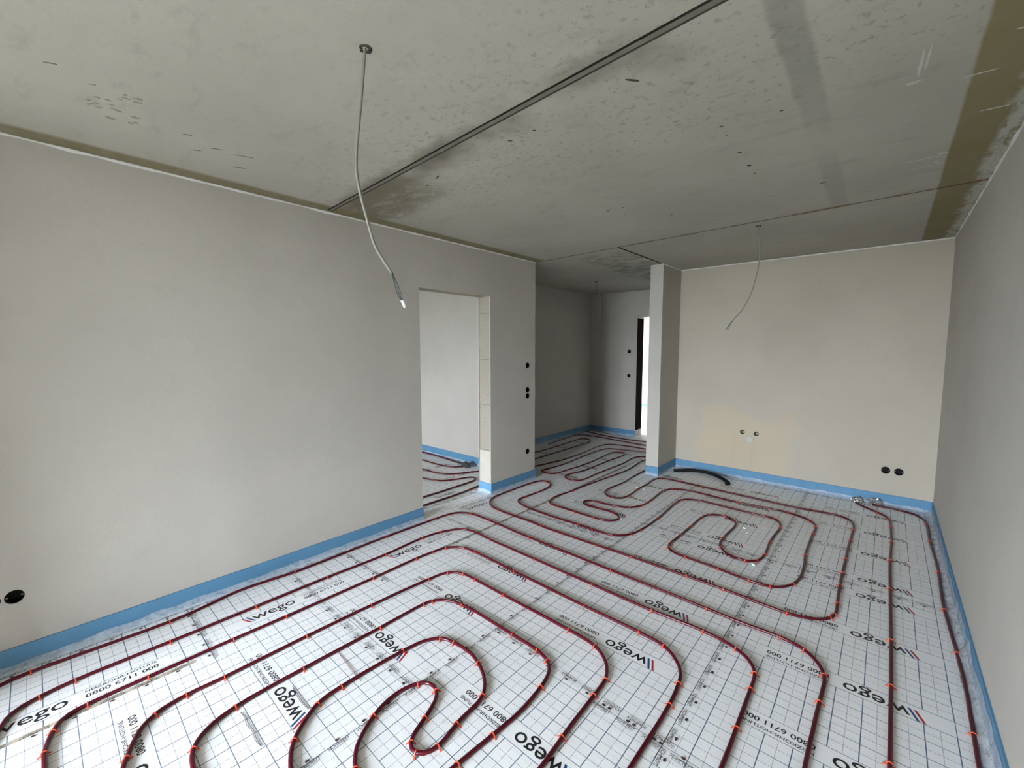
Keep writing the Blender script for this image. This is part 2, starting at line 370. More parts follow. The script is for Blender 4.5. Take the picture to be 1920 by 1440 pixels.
def text_mesh(body, width, height, bold=0.0):
    """flat text, left-bottom (baseline) at the origin, scaled to the given width and cap height; returns verts, faces"""
    cu = bpy.data.curves.new('t', 'FONT'); cu.body = body; cu.size = 1.0; cu.offset = bold; cu.resolution_u = 3
    ob = bpy.data.objects.new('t', cu); COL.objects.link(ob)
    dg = bpy.context.evaluated_depsgraph_get(); dg.update()
    me = bpy.data.meshes.new_from_object(ob.evaluated_get(dg))
    V = [v.co.copy() for v in me.vertices]; Fc = [list(p.vertices) for p in me.polygons]
    bpy.data.objects.remove(ob, do_unlink=True); bpy.data.curves.remove(cu); bpy.data.meshes.remove(me)
    x0 = min(v.x for v in V); x1 = max(v.x for v in V)
    cap = 0.70 if body != 'wego' else 0.54
    return [((v.x - x0) / (x1 - x0) * width, v.y / cap * height, 0.0) for v in V], Fc
PIPES = {
  'near': [(-0.038,5.604),(-0.010,5.593),(0.019,5.587),(0.079,5.591),(0.109,5.590),(0.138,5.584),(0.225,5.558),(0.252,5.545),(0.275,5.527),(0.295,5.504),(0.310,5.478),(0.322,5.451),(0.330,5.422),(0.339,5.363),(0.345,5.273),(0.345,5.123),(0.342,4.822),(0.350,4.522),(0.354,4.222),(0.343,3.802),(0.341,3.652),(0.344,3.502),(0.355,3.142),(0.359,2.902),(0.359,2.752),(0.347,2.332),(0.344,2.122),(0.334,1.131),(0.334,0.651),(0.332,0.471),(0.326,0.291),(0.307,0.021),(0.298,-0.068),(0.282,-0.157),(0.265,-0.214),(0.253,-0.242),(0.223,-0.294),(0.187,-0.342),(0.167,-0.364),(0.122,-0.404),(0.072,-0.437),(0.046,-0.451),(0.018,-0.462),(-0.011,-0.472),(-0.069,-0.484),(-0.129,-0.490),(-0.369,-0.504),(-0.519,-0.508),(-0.789,-0.508),(-1.509,-0.500),(-2.170,-0.508),(-2.380,-0.508),(-2.560,-0.503),(-2.709,-0.490),(-2.769,-0.481),(-2.798,-0.475),(-2.827,-0.467),(-2.883,-0.447),(-2.938,-0.421),(-2.964,-0.406),(-2.988,-0.388),(-3.009,-0.368),(-3.027,-0.343),(-3.040,-0.316),(-3.067,-0.230),(-3.078,-0.203),(-3.087,-0.174),(-3.093,-0.115),(-3.092,-0.054),(-3.070,0.305),(-3.068,0.395),(-3.069,0.455),(-3.074,0.515),(-3.078,0.545),(-3.117,0.720),(-3.125,0.780),(-3.127,0.810),(-3.128,0.840),(-3.124,0.900),(-3.103,1.079),(-3.098,1.168),(-3.099,1.349),(-3.110,1.739),(-3.113,1.889),(-3.107,2.189),(-3.106,2.339),(-3.101,2.489),(-3.094,2.548),(-3.088,2.578),(-3.078,2.606),(-3.064,2.632),(-3.045,2.655),(-3.022,2.675),(-2.996,2.690),(-2.969,2.702),(-2.940,2.711),(-2.911,2.717),(-2.881,2.720),(-2.821,2.721),(-2.641,2.715),(-2.281,2.692),(-2.161,2.686),(-1.411,2.665),(-0.811,2.652),(-0.601,2.642),(-0.541,2.642),(-0.391,2.649),(-0.331,2.644),(-0.302,2.638),(-0.274,2.629),(-0.247,2.615),(-0.223,2.597),(-0.202,2.575),(-0.185,2.551),(-0.170,2.525),(-0.158,2.497),(-0.150,2.468),(-0.145,2.439),(-0.143,2.409),(-0.149,2.169),(-0.152,1.899),(-0.149,1.058),(-0.151,0.578),(-0.156,0.428),(-0.161,0.368),(-0.169,0.309),(-0.185,0.220),(-0.200,0.162),(-0.210,0.134),(-0.223,0.106),(-0.238,0.080),(-0.256,0.056),(-0.276,0.035),(-0.299,0.015),(-0.324,-0.002),(-0.377,-0.030),(-0.432,-0.053),(-0.490,-0.070),(-0.519,-0.075),(-0.579,-0.080),(-0.789,-0.088),(-1.089,-0.089),(-1.930,-0.082),(-2.290,-0.076),(-2.410,-0.076),(-2.440,-0.072),(-2.498,-0.060),(-2.527,-0.051),(-2.555,-0.040),(-2.580,-0.025),(-2.599,-0.002),(-2.609,0.027),(-2.614,0.086),(-2.616,0.146),(-2.615,0.567),(-2.607,0.927),(-2.603,1.347),(-2.603,1.497),(-2.609,1.737),(-2.609,1.827),(-2.607,1.887),(-2.601,1.947),(-2.592,2.036),(-2.586,2.066),(-2.575,2.094),(-2.558,2.119),(-2.538,2.141),(-2.516,2.161),(-2.491,2.178),(-2.464,2.191),(-2.435,2.200),(-2.406,2.204),(-2.316,2.206),(-2.226,2.205),(-1.956,2.192),(-1.476,2.175),(-1.296,2.171),(-1.026,2.169),(-0.876,2.162),(-0.846,2.158),(-0.817,2.149),(-0.790,2.137),(-0.765,2.120),(-0.742,2.101),(-0.721,2.079),(-0.702,2.056),(-0.687,2.030),(-0.675,2.003),(-0.668,1.974),(-0.656,1.884),(-0.651,1.825),(-0.648,1.705),(-0.651,1.404),(-0.648,1.014),(-0.652,0.744),(-0.655,0.654),(-0.662,0.595),(-0.667,0.565),(-0.683,0.507),(-0.692,0.479),(-0.704,0.451),(-0.718,0.424),(-0.735,0.400),(-0.756,0.378),(-0.779,0.359),(-0.804,0.343),(-0.831,0.329),(-0.888,0.309),(-0.946,0.296),(-1.006,0.290),(-1.516,0.289),(-1.726,0.293),(-1.876,0.299),(-1.936,0.305),(-1.965,0.311),(-1.993,0.321),(-2.019,0.337),(-2.041,0.357),(-2.059,0.381),(-2.073,0.407),(-2.084,0.435),(-2.097,0.494),(-2.103,0.553),(-2.105,0.673),(-2.103,0.884),(-2.096,1.214),(-2.097,1.454),(-2.094,1.514),(-2.089,1.543),(-2.080,1.572),(-2.065,1.598),(-2.045,1.620),(-2.020,1.637),(-1.994,1.651),(-1.966,1.661),(-1.937,1.669),(-1.877,1.679),(-1.787,1.683),(-1.367,1.676),(-1.308,1.671),(-1.278,1.666),(-1.249,1.658),(-1.222,1.645),(-1.198,1.628),(-1.179,1.604),(-1.165,1.578),(-1.156,1.549),(-1.149,1.520),(-1.140,1.461),(-1.133,1.401),(-1.129,1.341),(-1.129,1.281),(-1.163,0.892),(-1.168,0.863),(-1.186,0.806),(-1.199,0.778),(-1.214,0.753),(-1.235,0.731),(-1.259,0.713),(-1.287,0.701),(-1.316,0.694),(-1.346,0.693),(-1.375,0.696),(-1.405,0.702),(-1.433,0.712),(-1.461,0.724),(-1.486,0.740),(-1.510,0.758),(-1.530,0.780),(-1.548,0.804),(-1.579,0.855),(-1.603,0.910),(-1.612,0.939),(-1.618,0.969),(-1.621,0.998),(-1.621,1.028),(-1.617,1.058),(-1.609,1.087),(-1.597,1.115),(-1.580,1.139),(-1.555,1.154),(-1.525,1.157),(-1.496,1.149),(-1.473,1.131),(-1.454,1.107),(-1.440,1.080),(-1.417,1.025),(-1.397,0.969),(-1.385,0.941),(-1.367,0.917),(-1.342,0.902),(-1.313,0.903),(-1.289,0.922),(-1.276,0.948),(-1.270,0.978),(-1.272,1.008),(-1.291,1.096),(-1.295,1.126),(-1.300,1.215),(-1.305,1.245),(-1.315,1.273),(-1.330,1.299),(-1.350,1.322),(-1.372,1.342),(-1.396,1.360),(-1.422,1.375),(-1.448,1.389),(-1.505,1.410),(-1.534,1.418),(-1.563,1.422),(-1.593,1.424),(-1.653,1.421),(-1.712,1.412),(-1.741,1.403),(-1.766,1.387),(-1.787,1.365),(-1.803,1.340),(-1.816,1.313),(-1.824,1.284),(-1.834,1.225),(-1.840,1.165),(-1.847,1.075),(-1.852,0.955),(-1.853,0.865),(-1.851,0.805),(-1.846,0.776),(-1.838,0.747),(-1.825,0.720),(-1.809,0.695),(-1.773,0.647),(-1.753,0.624),(-1.731,0.604),(-1.706,0.586),(-1.680,0.572),(-1.652,0.560),(-1.624,0.550),(-1.595,0.543),(-1.536,0.534),(-1.476,0.529),(-1.386,0.526),(-1.296,0.528),(-1.176,0.534),(-1.116,0.541),(-1.087,0.548),(-1.059,0.558),(-1.033,0.573),(-1.009,0.591),(-0.988,0.612),(-0.969,0.636),(-0.952,0.661),(-0.939,0.687),(-0.929,0.716),(-0.922,0.745),(-0.914,0.804),(-0.906,0.924),(-0.905,1.104),(-0.909,1.224),(-0.922,1.404),(-0.932,1.674),(-0.934,1.704),(-0.938,1.733),(-0.947,1.762),(-0.960,1.789),(-0.976,1.815),(-0.995,1.838),(-1.017,1.858),(-1.041,1.876),(-1.067,1.891),(-1.095,1.902),(-1.124,1.909),(-1.154,1.914),(-1.214,1.917),(-1.424,1.922),(-1.784,1.925),(-2.114,1.930),(-2.144,1.929),(-2.173,1.924),(-2.202,1.914),(-2.229,1.901),(-2.252,1.882),(-2.271,1.859),(-2.283,1.832),(-2.291,1.803),(-2.295,1.773),(-2.310,1.624),(-2.321,1.444),(-2.331,1.204),(-2.335,1.024),(-2.337,0.844),(-2.335,0.544),(-2.336,0.484),(-2.342,0.394),(-2.340,0.334),(-2.335,0.304),(-2.328,0.275),(-2.315,0.248),(-2.298,0.223),(-2.277,0.202),(-2.252,0.185),(-2.198,0.159),(-2.114,0.127),(-2.085,0.119),(-2.026,0.110),(-1.966,0.104),(-1.876,0.099),(-1.786,0.096),(-1.366,0.095),(-1.066,0.090),(-0.916,0.092),(-0.796,0.101),(-0.707,0.112),(-0.648,0.123),(-0.619,0.131),(-0.591,0.141),(-0.564,0.154),(-0.538,0.170),(-0.515,0.188),(-0.493,0.209),(-0.473,0.232),(-0.455,0.256),(-0.440,0.282),(-0.426,0.308),(-0.416,0.336),(-0.407,0.365),(-0.398,0.424),(-0.394,0.484),(-0.387,0.694),(-0.390,0.994),(-0.389,1.505),(-0.390,1.715),(-0.399,2.195),(-0.401,2.225),(-0.406,2.255),(-0.415,2.283),(-0.429,2.310),(-0.447,2.333),(-0.469,2.354),(-0.494,2.371),(-0.521,2.384),(-0.549,2.395),(-0.578,2.403),(-0.637,2.412),(-0.727,2.418),(-0.787,2.417),(-0.967,2.406),(-1.117,2.406),(-1.897,2.426),(-2.347,2.435),(-2.437,2.440),(-2.556,2.453),(-2.616,2.454),(-2.646,2.451),(-2.676,2.446),(-2.704,2.437),(-2.731,2.424),(-2.755,2.405),(-2.775,2.383),(-2.791,2.358),(-2.805,2.331),(-2.829,2.276),(-2.846,2.219),(-2.852,2.189),(-2.859,2.130),(-2.863,2.070),(-2.862,2.010),(-2.843,1.770),(-2.840,1.680),(-2.842,1.560),(-2.852,1.320),(-2.853,1.200),(-2.850,0.450),(-2.855,0.090),(-2.853,0.030),(-2.847,-0.030),(-2.834,-0.089),(-2.825,-0.117),(-2.812,-0.144),(-2.793,-0.167),(-2.768,-0.183),(-2.682,-0.209),(-2.596,-0.237),(-2.567,-0.245),(-2.508,-0.256),(-2.419,-0.265),(-2.209,-0.273),(-1.879,-0.276),(-1.158,-0.275),(-0.618,-0.284),(-0.498,-0.283),(-0.378,-0.278),(-0.318,-0.272),(-0.229,-0.259),(-0.170,-0.247),(-0.113,-0.230),(-0.085,-0.218),(-0.059,-0.204),(-0.034,-0.187),(-0.011,-0.167),(0.010,-0.146),(0.028,-0.123),(0.045,-0.098),(0.059,-0.071),(0.071,-0.043),(0.079,-0.015),(0.084,0.015),(0.088,0.075),(0.093,0.345),(0.094,0.585),(0.090,1.155),(0.090,1.936),(0.096,2.596),(0.097,2.956),(0.093,4.037),(0.095,4.247),(0.103,4.547),(0.105,4.667),(0.098,5.147),(0.091,5.207),(0.085,5.236),(0.075,5.264),(0.061,5.291),(0.045,5.316),(0.007,5.363),(-0.099,5.469),(-0.118,5.492),(-0.171,5.565)],
  'far': [(-2.421,6.237),(-2.856,6.118),(-3.060,6.072),(-3.176,6.040),(-3.204,6.029),(-3.231,6.016),(-3.255,5.998),(-3.274,5.975),(-3.289,5.949),(-3.299,5.921),(-3.312,5.862),(-3.318,5.802),(-3.320,5.742),(-3.319,5.622),(-3.315,5.472),(-3.283,4.933),(-3.278,4.783),(-3.279,4.693),(-3.287,4.604),(-3.298,4.514),(-3.319,4.396),(-3.322,4.366),(-3.318,4.337),(-3.305,4.310),(-3.282,4.291),(-3.254,4.281),(-3.224,4.275),(-3.194,4.273),(-3.165,4.278),(-3.139,4.293),(-3.119,4.315),(-3.107,4.343),(-3.099,4.371),(-3.091,4.431),(-3.081,4.581),(-3.062,4.790),(-3.056,4.910),(-3.053,5.030),(-3.054,5.120),(-3.058,5.210),(-3.086,5.538),(-3.096,5.688),(-3.096,5.748),(-3.092,5.778),(-3.086,5.807),(-3.075,5.835),(-3.061,5.861),(-3.042,5.884),(-3.017,5.901),(-2.987,5.907),(-2.958,5.900),(-2.933,5.884),(-2.915,5.861),(-2.902,5.834),(-2.893,5.805),(-2.888,5.775),(-2.886,5.745),(-2.888,5.625),(-2.899,5.416),(-2.902,5.326),(-2.899,4.906),(-2.903,4.726),(-2.907,4.666),(-2.916,4.607),(-2.953,4.461),(-2.959,4.432),(-2.962,4.402),(-2.962,4.372),(-2.957,4.343),(-2.946,4.315),(-2.930,4.290),(-2.908,4.270),(-2.881,4.255),(-2.853,4.246),(-2.823,4.242),(-2.793,4.245),(-2.765,4.255),(-2.741,4.272),(-2.722,4.296),(-2.710,4.323),(-2.702,4.352),(-2.699,4.381),(-2.705,4.621),(-2.705,4.741),(-2.695,5.041),(-2.683,5.251),(-2.681,5.311),(-2.684,5.401),(-2.704,5.580),(-2.708,5.639),(-2.709,5.699),(-2.703,5.759),(-2.696,5.788),(-2.686,5.816),(-2.671,5.842),(-2.653,5.866),(-2.631,5.887),(-2.608,5.906),(-2.581,5.920),(-2.553,5.928),(-2.523,5.930),(-2.494,5.922),(-2.468,5.907),(-2.450,5.883),(-2.443,5.854),(-2.448,5.825),(-2.463,5.798),(-2.504,5.755),(-2.522,5.731),(-2.533,5.703),(-2.538,5.674),(-2.539,5.614),(-2.533,5.524),(-2.493,5.166),(-2.489,5.076),(-2.490,5.016),(-2.496,4.926),(-2.562,4.209),(-2.569,4.120),(-2.579,3.910),(-2.585,3.850),(-2.602,3.731),(-2.608,3.672),(-2.608,3.642),(-2.605,3.612),(-2.593,3.553),(-2.585,3.524),(-2.575,3.496),(-2.559,3.471),(-2.538,3.450),(-2.511,3.437),(-2.482,3.430),(-2.452,3.427),(-2.122,3.419),(-1.972,3.418),(-1.942,3.420),(-1.912,3.425),(-1.884,3.434),(-1.858,3.449),(-1.836,3.469),(-1.819,3.494),(-1.811,3.523),(-1.812,3.553),(-1.824,3.580),(-1.842,3.604),(-1.866,3.623),(-1.892,3.637),(-1.920,3.648),(-1.949,3.654),(-1.979,3.656),(-2.159,3.647),(-2.189,3.648),(-2.218,3.652),(-2.247,3.660),(-2.274,3.675),(-2.293,3.697),(-2.300,3.726),(-2.290,3.754),(-2.270,3.776),(-2.243,3.790),(-2.214,3.798),(-2.185,3.802),(-2.065,3.807),(-2.035,3.810),(-1.976,3.823),(-1.948,3.832),(-1.920,3.844),(-1.894,3.859),(-1.871,3.877),(-1.850,3.899),(-1.834,3.924),(-1.820,3.951),(-1.800,4.007),(-1.793,4.037),(-1.786,4.096),(-1.785,4.126),(-1.787,4.186),(-1.811,4.515),(-1.810,4.575),(-1.806,4.605),(-1.800,4.634),(-1.791,4.663),(-1.779,4.690),(-1.762,4.715),(-1.741,4.737),(-1.717,4.755),(-1.691,4.769),(-1.664,4.782),(-1.635,4.792),(-1.606,4.799),(-1.577,4.804),(-1.547,4.805),(-1.517,4.803),(-1.428,4.790),(-1.338,4.779),(-1.189,4.765),(-1.129,4.762),(-1.069,4.762),(-0.860,4.778),(-0.710,4.783),(-0.683,4.785),(-0.713,4.787),(-0.732,4.787),(-0.672,4.782),(-0.613,4.772),(-0.584,4.762),(-0.557,4.751),(-0.505,4.721),(-0.481,4.703),(-0.459,4.682),(-0.441,4.658),(-0.425,4.632),(-0.414,4.605),(-0.407,4.576),(-0.402,4.546),(-0.400,4.516),(-0.404,4.306),(-0.400,3.916),(-0.396,3.856),(-0.381,3.707),(-0.374,3.527),(-0.375,3.467),(-0.377,3.437),(-0.385,3.378),(-0.391,3.349),(-0.400,3.320),(-0.412,3.292),(-0.426,3.266),(-0.444,3.241),(-0.463,3.219),(-0.487,3.200),(-0.513,3.187),(-0.542,3.178),(-0.572,3.175),(-0.602,3.174),(-0.662,3.176),(-0.721,3.184),(-0.810,3.198),(-0.870,3.205),(-1.050,3.216),(-1.109,3.221),(-1.139,3.226),(-1.168,3.233),(-1.195,3.245),(-1.219,3.263),(-1.237,3.287),(-1.249,3.314),(-1.255,3.344),(-1.257,3.404),(-1.247,3.644),(-1.244,3.854),(-1.244,4.004),(-1.243,4.064),(-1.236,4.123),(-1.230,4.153),(-1.221,4.181),(-1.208,4.208),(-1.189,4.231),(-1.166,4.251),(-1.140,4.266),(-1.112,4.275),(-1.082,4.277),(-1.053,4.271),(-1.026,4.257),(-1.003,4.238),(-0.984,4.215),(-0.970,4.188),(-0.960,4.160),(-0.953,4.131),(-0.950,4.101),(-0.949,4.041),(-0.959,3.831),(-0.959,3.741),(-0.955,3.682),(-0.951,3.652),(-0.944,3.623),(-0.934,3.594),(-0.921,3.567),(-0.905,3.542),(-0.887,3.518),(-0.865,3.497),(-0.841,3.480),(-0.814,3.467),(-0.785,3.460),(-0.755,3.458),(-0.725,3.462),(-0.698,3.474),(-0.676,3.494),(-0.659,3.519),(-0.648,3.547),(-0.641,3.576),(-0.637,3.606),(-0.633,3.666),(-0.634,3.726),(-0.647,3.905),(-0.649,3.965),(-0.648,4.055),(-0.638,4.265),(-0.639,4.325),(-0.646,4.385),(-0.652,4.414),(-0.662,4.442),(-0.676,4.469),(-0.694,4.493),(-0.717,4.512),(-0.744,4.524),(-0.774,4.529),(-0.804,4.529),(-0.894,4.525),(-0.954,4.526),(-1.313,4.550),(-1.373,4.550),(-1.403,4.546),(-1.432,4.539),(-1.460,4.529),(-1.487,4.515),(-1.511,4.498),(-1.533,4.477),(-1.549,4.452),(-1.559,4.424),(-1.564,4.394),(-1.565,4.364),(-1.564,4.244),(-1.544,3.915),(-1.540,3.795),(-1.541,3.645),(-1.547,3.495),(-1.556,3.406),(-1.569,3.347),(-1.579,3.319),(-1.591,3.291),(-1.605,3.265),(-1.623,3.241),(-1.644,3.219),(-1.668,3.202),(-1.695,3.189),(-1.724,3.182),(-1.754,3.179),(-1.814,3.179),(-2.024,3.186),(-2.234,3.177),(-2.324,3.177),(-2.503,3.186),(-2.623,3.198),(-2.682,3.209),(-2.711,3.217),(-2.767,3.237),(-2.794,3.251),(-2.818,3.269),(-2.838,3.291),(-2.851,3.318),(-2.856,3.347),(-2.856,3.377),(-2.839,3.586),(-2.836,3.676),(-2.840,3.766),(-2.847,3.826),(-2.853,3.855),(-2.862,3.884),(-2.874,3.911),(-2.891,3.936),(-2.912,3.958),(-2.935,3.976),(-2.962,3.990),(-2.991,3.997),(-3.021,3.992),(-3.046,3.976),(-3.065,3.953),(-3.078,3.926),(-3.086,3.897),(-3.091,3.868),(-3.099,3.778),(-3.104,3.628),(-3.105,3.418),(-3.102,3.298),(-3.099,3.238),(-3.091,3.179),(-3.084,3.150),(-3.073,3.122),(-3.058,3.096),(-3.040,3.072),(-3.019,3.050),(-2.997,3.030),(-2.973,3.013),(-2.947,2.997),(-2.920,2.985),(-2.891,2.975),(-2.862,2.968),(-2.803,2.959),(-2.743,2.955),(-2.653,2.952),(-2.383,2.950),(-2.323,2.945),(-2.264,2.937),(-2.204,2.933),(-1.814,2.936),(-1.424,2.948),(-1.214,2.949),(-0.764,2.944),(-0.674,2.940),(-0.495,2.925),(-0.405,2.923),(-0.345,2.929),(-0.316,2.935),(-0.287,2.944),(-0.260,2.956),(-0.234,2.971),(-0.211,2.990),(-0.191,3.012),(-0.175,3.038),(-0.164,3.066),(-0.157,3.095),(-0.152,3.124),(-0.151,3.154),(-0.158,3.364),(-0.161,3.634),(-0.156,4.294),(-0.147,4.714),(-0.147,4.774),(-0.152,4.834),(-0.163,4.893),(-0.173,4.921),(-0.188,4.947),(-0.207,4.970),(-0.230,4.990),(-0.256,5.004),(-0.284,5.014),(-0.314,5.018),(-0.344,5.018),(-0.374,5.016),(-0.552,4.993),(-0.612,4.989),(-0.642,4.989),(-0.852,5.003),(-1.002,5.011),(-1.511,5.033),(-1.780,5.054),(-1.870,5.057),(-1.930,5.056),(-1.960,5.053),(-1.989,5.045),(-2.015,5.029),(-2.034,5.007),(-2.047,4.980),(-2.054,4.951),(-2.060,4.891),(-2.058,4.831),(-2.049,4.742),(-2.046,4.682),(-2.049,4.502),(-2.048,4.442),(-2.031,4.232),(-2.032,4.172),(-2.038,4.113),(-2.047,4.084),(-2.063,4.059),(-2.086,4.040),(-2.115,4.030),(-2.144,4.028),(-2.174,4.033),(-2.202,4.044),(-2.227,4.060),(-2.250,4.080),(-2.268,4.103),(-2.282,4.130),(-2.292,4.158),(-2.299,4.187),(-2.303,4.217),(-2.306,4.277),(-2.304,4.337),(-2.287,4.486),(-2.282,4.576),(-2.284,4.636),(-2.302,4.845),(-2.306,4.935),(-2.308,5.505)],
  'h3': [(-2.404,6.374),(-3.005,6.360),(-3.125,6.355),(-3.215,6.346),(-3.274,6.335),(-3.303,6.328),(-3.331,6.318),(-3.359,6.305),(-3.383,6.288),(-3.406,6.268),(-3.425,6.245),(-3.441,6.219),(-3.453,6.192),(-3.461,6.163),(-3.466,6.133),(-3.469,6.073),(-3.466,5.983),(-3.461,5.893),(-3.428,5.564),(-3.418,5.414),(-3.416,5.324),(-3.416,5.204),(-3.419,5.084),(-3.424,4.994),(-3.431,4.904),(-3.441,4.814),(-3.468,4.636),(-3.485,4.548),(-3.589,4.047)],
  'h4': [(-3.751,4.441),(-3.740,5.553),(-3.741,5.674),(-3.749,5.974),(-3.742,6.124),(-3.742,6.154),(-3.749,6.214),(-3.757,6.243),(-3.767,6.272),(-3.780,6.299),(-3.796,6.324),(-3.816,6.347),(-3.838,6.366),(-3.864,6.382),(-3.893,6.390),(-3.923,6.391),(-3.952,6.382),(-3.977,6.366),(-3.995,6.342),(-4.005,6.314),(-4.008,6.284),(-4.008,6.254),(-3.999,5.984),(-3.977,5.443),(-3.975,5.323),(-3.981,5.202),(-4.017,4.753)],
  'h5': [(-2.514,6.588),(-3.267,6.630),(-3.597,6.658),(-3.807,6.681),(-3.897,6.687),(-3.988,6.686),(-4.078,6.678),(-4.108,6.672),(-4.136,6.663),(-4.164,6.650),(-4.187,6.632),(-4.207,6.609),(-4.221,6.582),(-4.231,6.554),(-4.238,6.524),(-4.242,6.495),(-4.244,6.464),(-4.242,6.404),(-4.219,6.194),(-4.176,5.623)],
  'h6': [(-2.626,6.894),(-3.017,6.859),(-3.287,6.831),(-3.347,6.828),(-3.438,6.827),(-3.528,6.829),(-3.619,6.834),(-3.739,6.845),(-3.799,6.854),(-3.858,6.866),(-4.062,6.919),(-4.532,7.032)],
  'q1': [(-5.909,3.857),(-5.335,3.879),(-5.124,3.889),(-5.033,3.890),(-4.882,3.885),(-4.521,3.859),(-4.400,3.855)],
  'q2': [(-5.537,3.633),(-4.717,3.603),(-4.596,3.605),(-4.535,3.609),(-4.475,3.616),(-4.416,3.628),(-4.386,3.636),(-4.358,3.647),(-4.331,3.660),(-4.306,3.678),(-4.284,3.698),(-4.265,3.722),(-4.248,3.747),(-4.233,3.774),(-4.208,3.829)],
  'q3': [(-5.141,3.292),(-4.569,3.324),(-4.388,3.331),(-4.328,3.335),(-4.269,3.345),(-4.239,3.352),(-4.182,3.372),(-4.155,3.385),(-4.130,3.402),(-4.107,3.421),(-4.086,3.442),(-4.067,3.466),(-4.051,3.491),(-4.022,3.545),(-3.985,3.627),(-3.957,3.680),(-3.700,4.089)],
  'q4': [(-4.812,2.960),(-4.252,3.087),(-4.104,3.117),(-4.075,3.125),(-4.047,3.135),(-4.019,3.148),(-3.994,3.164),(-3.970,3.182),(-3.948,3.204),(-3.930,3.227),(-3.913,3.253),(-3.888,3.307),(-3.836,3.449),(-3.825,3.477),(-3.809,3.503),(-3.787,3.523),(-3.758,3.530),(-3.730,3.520),(-3.708,3.500),(-3.692,3.474),(-3.681,3.445),(-3.675,3.416),(-3.671,3.356),(-3.665,3.023),(-3.664,2.872),(-3.693,2.087)],
  'q5': [(-3.531,3.728),(-3.473,3.182),(-3.466,3.091),(-3.460,2.969),(-3.459,2.847),(-3.463,2.634),(-3.468,1.933)],
}
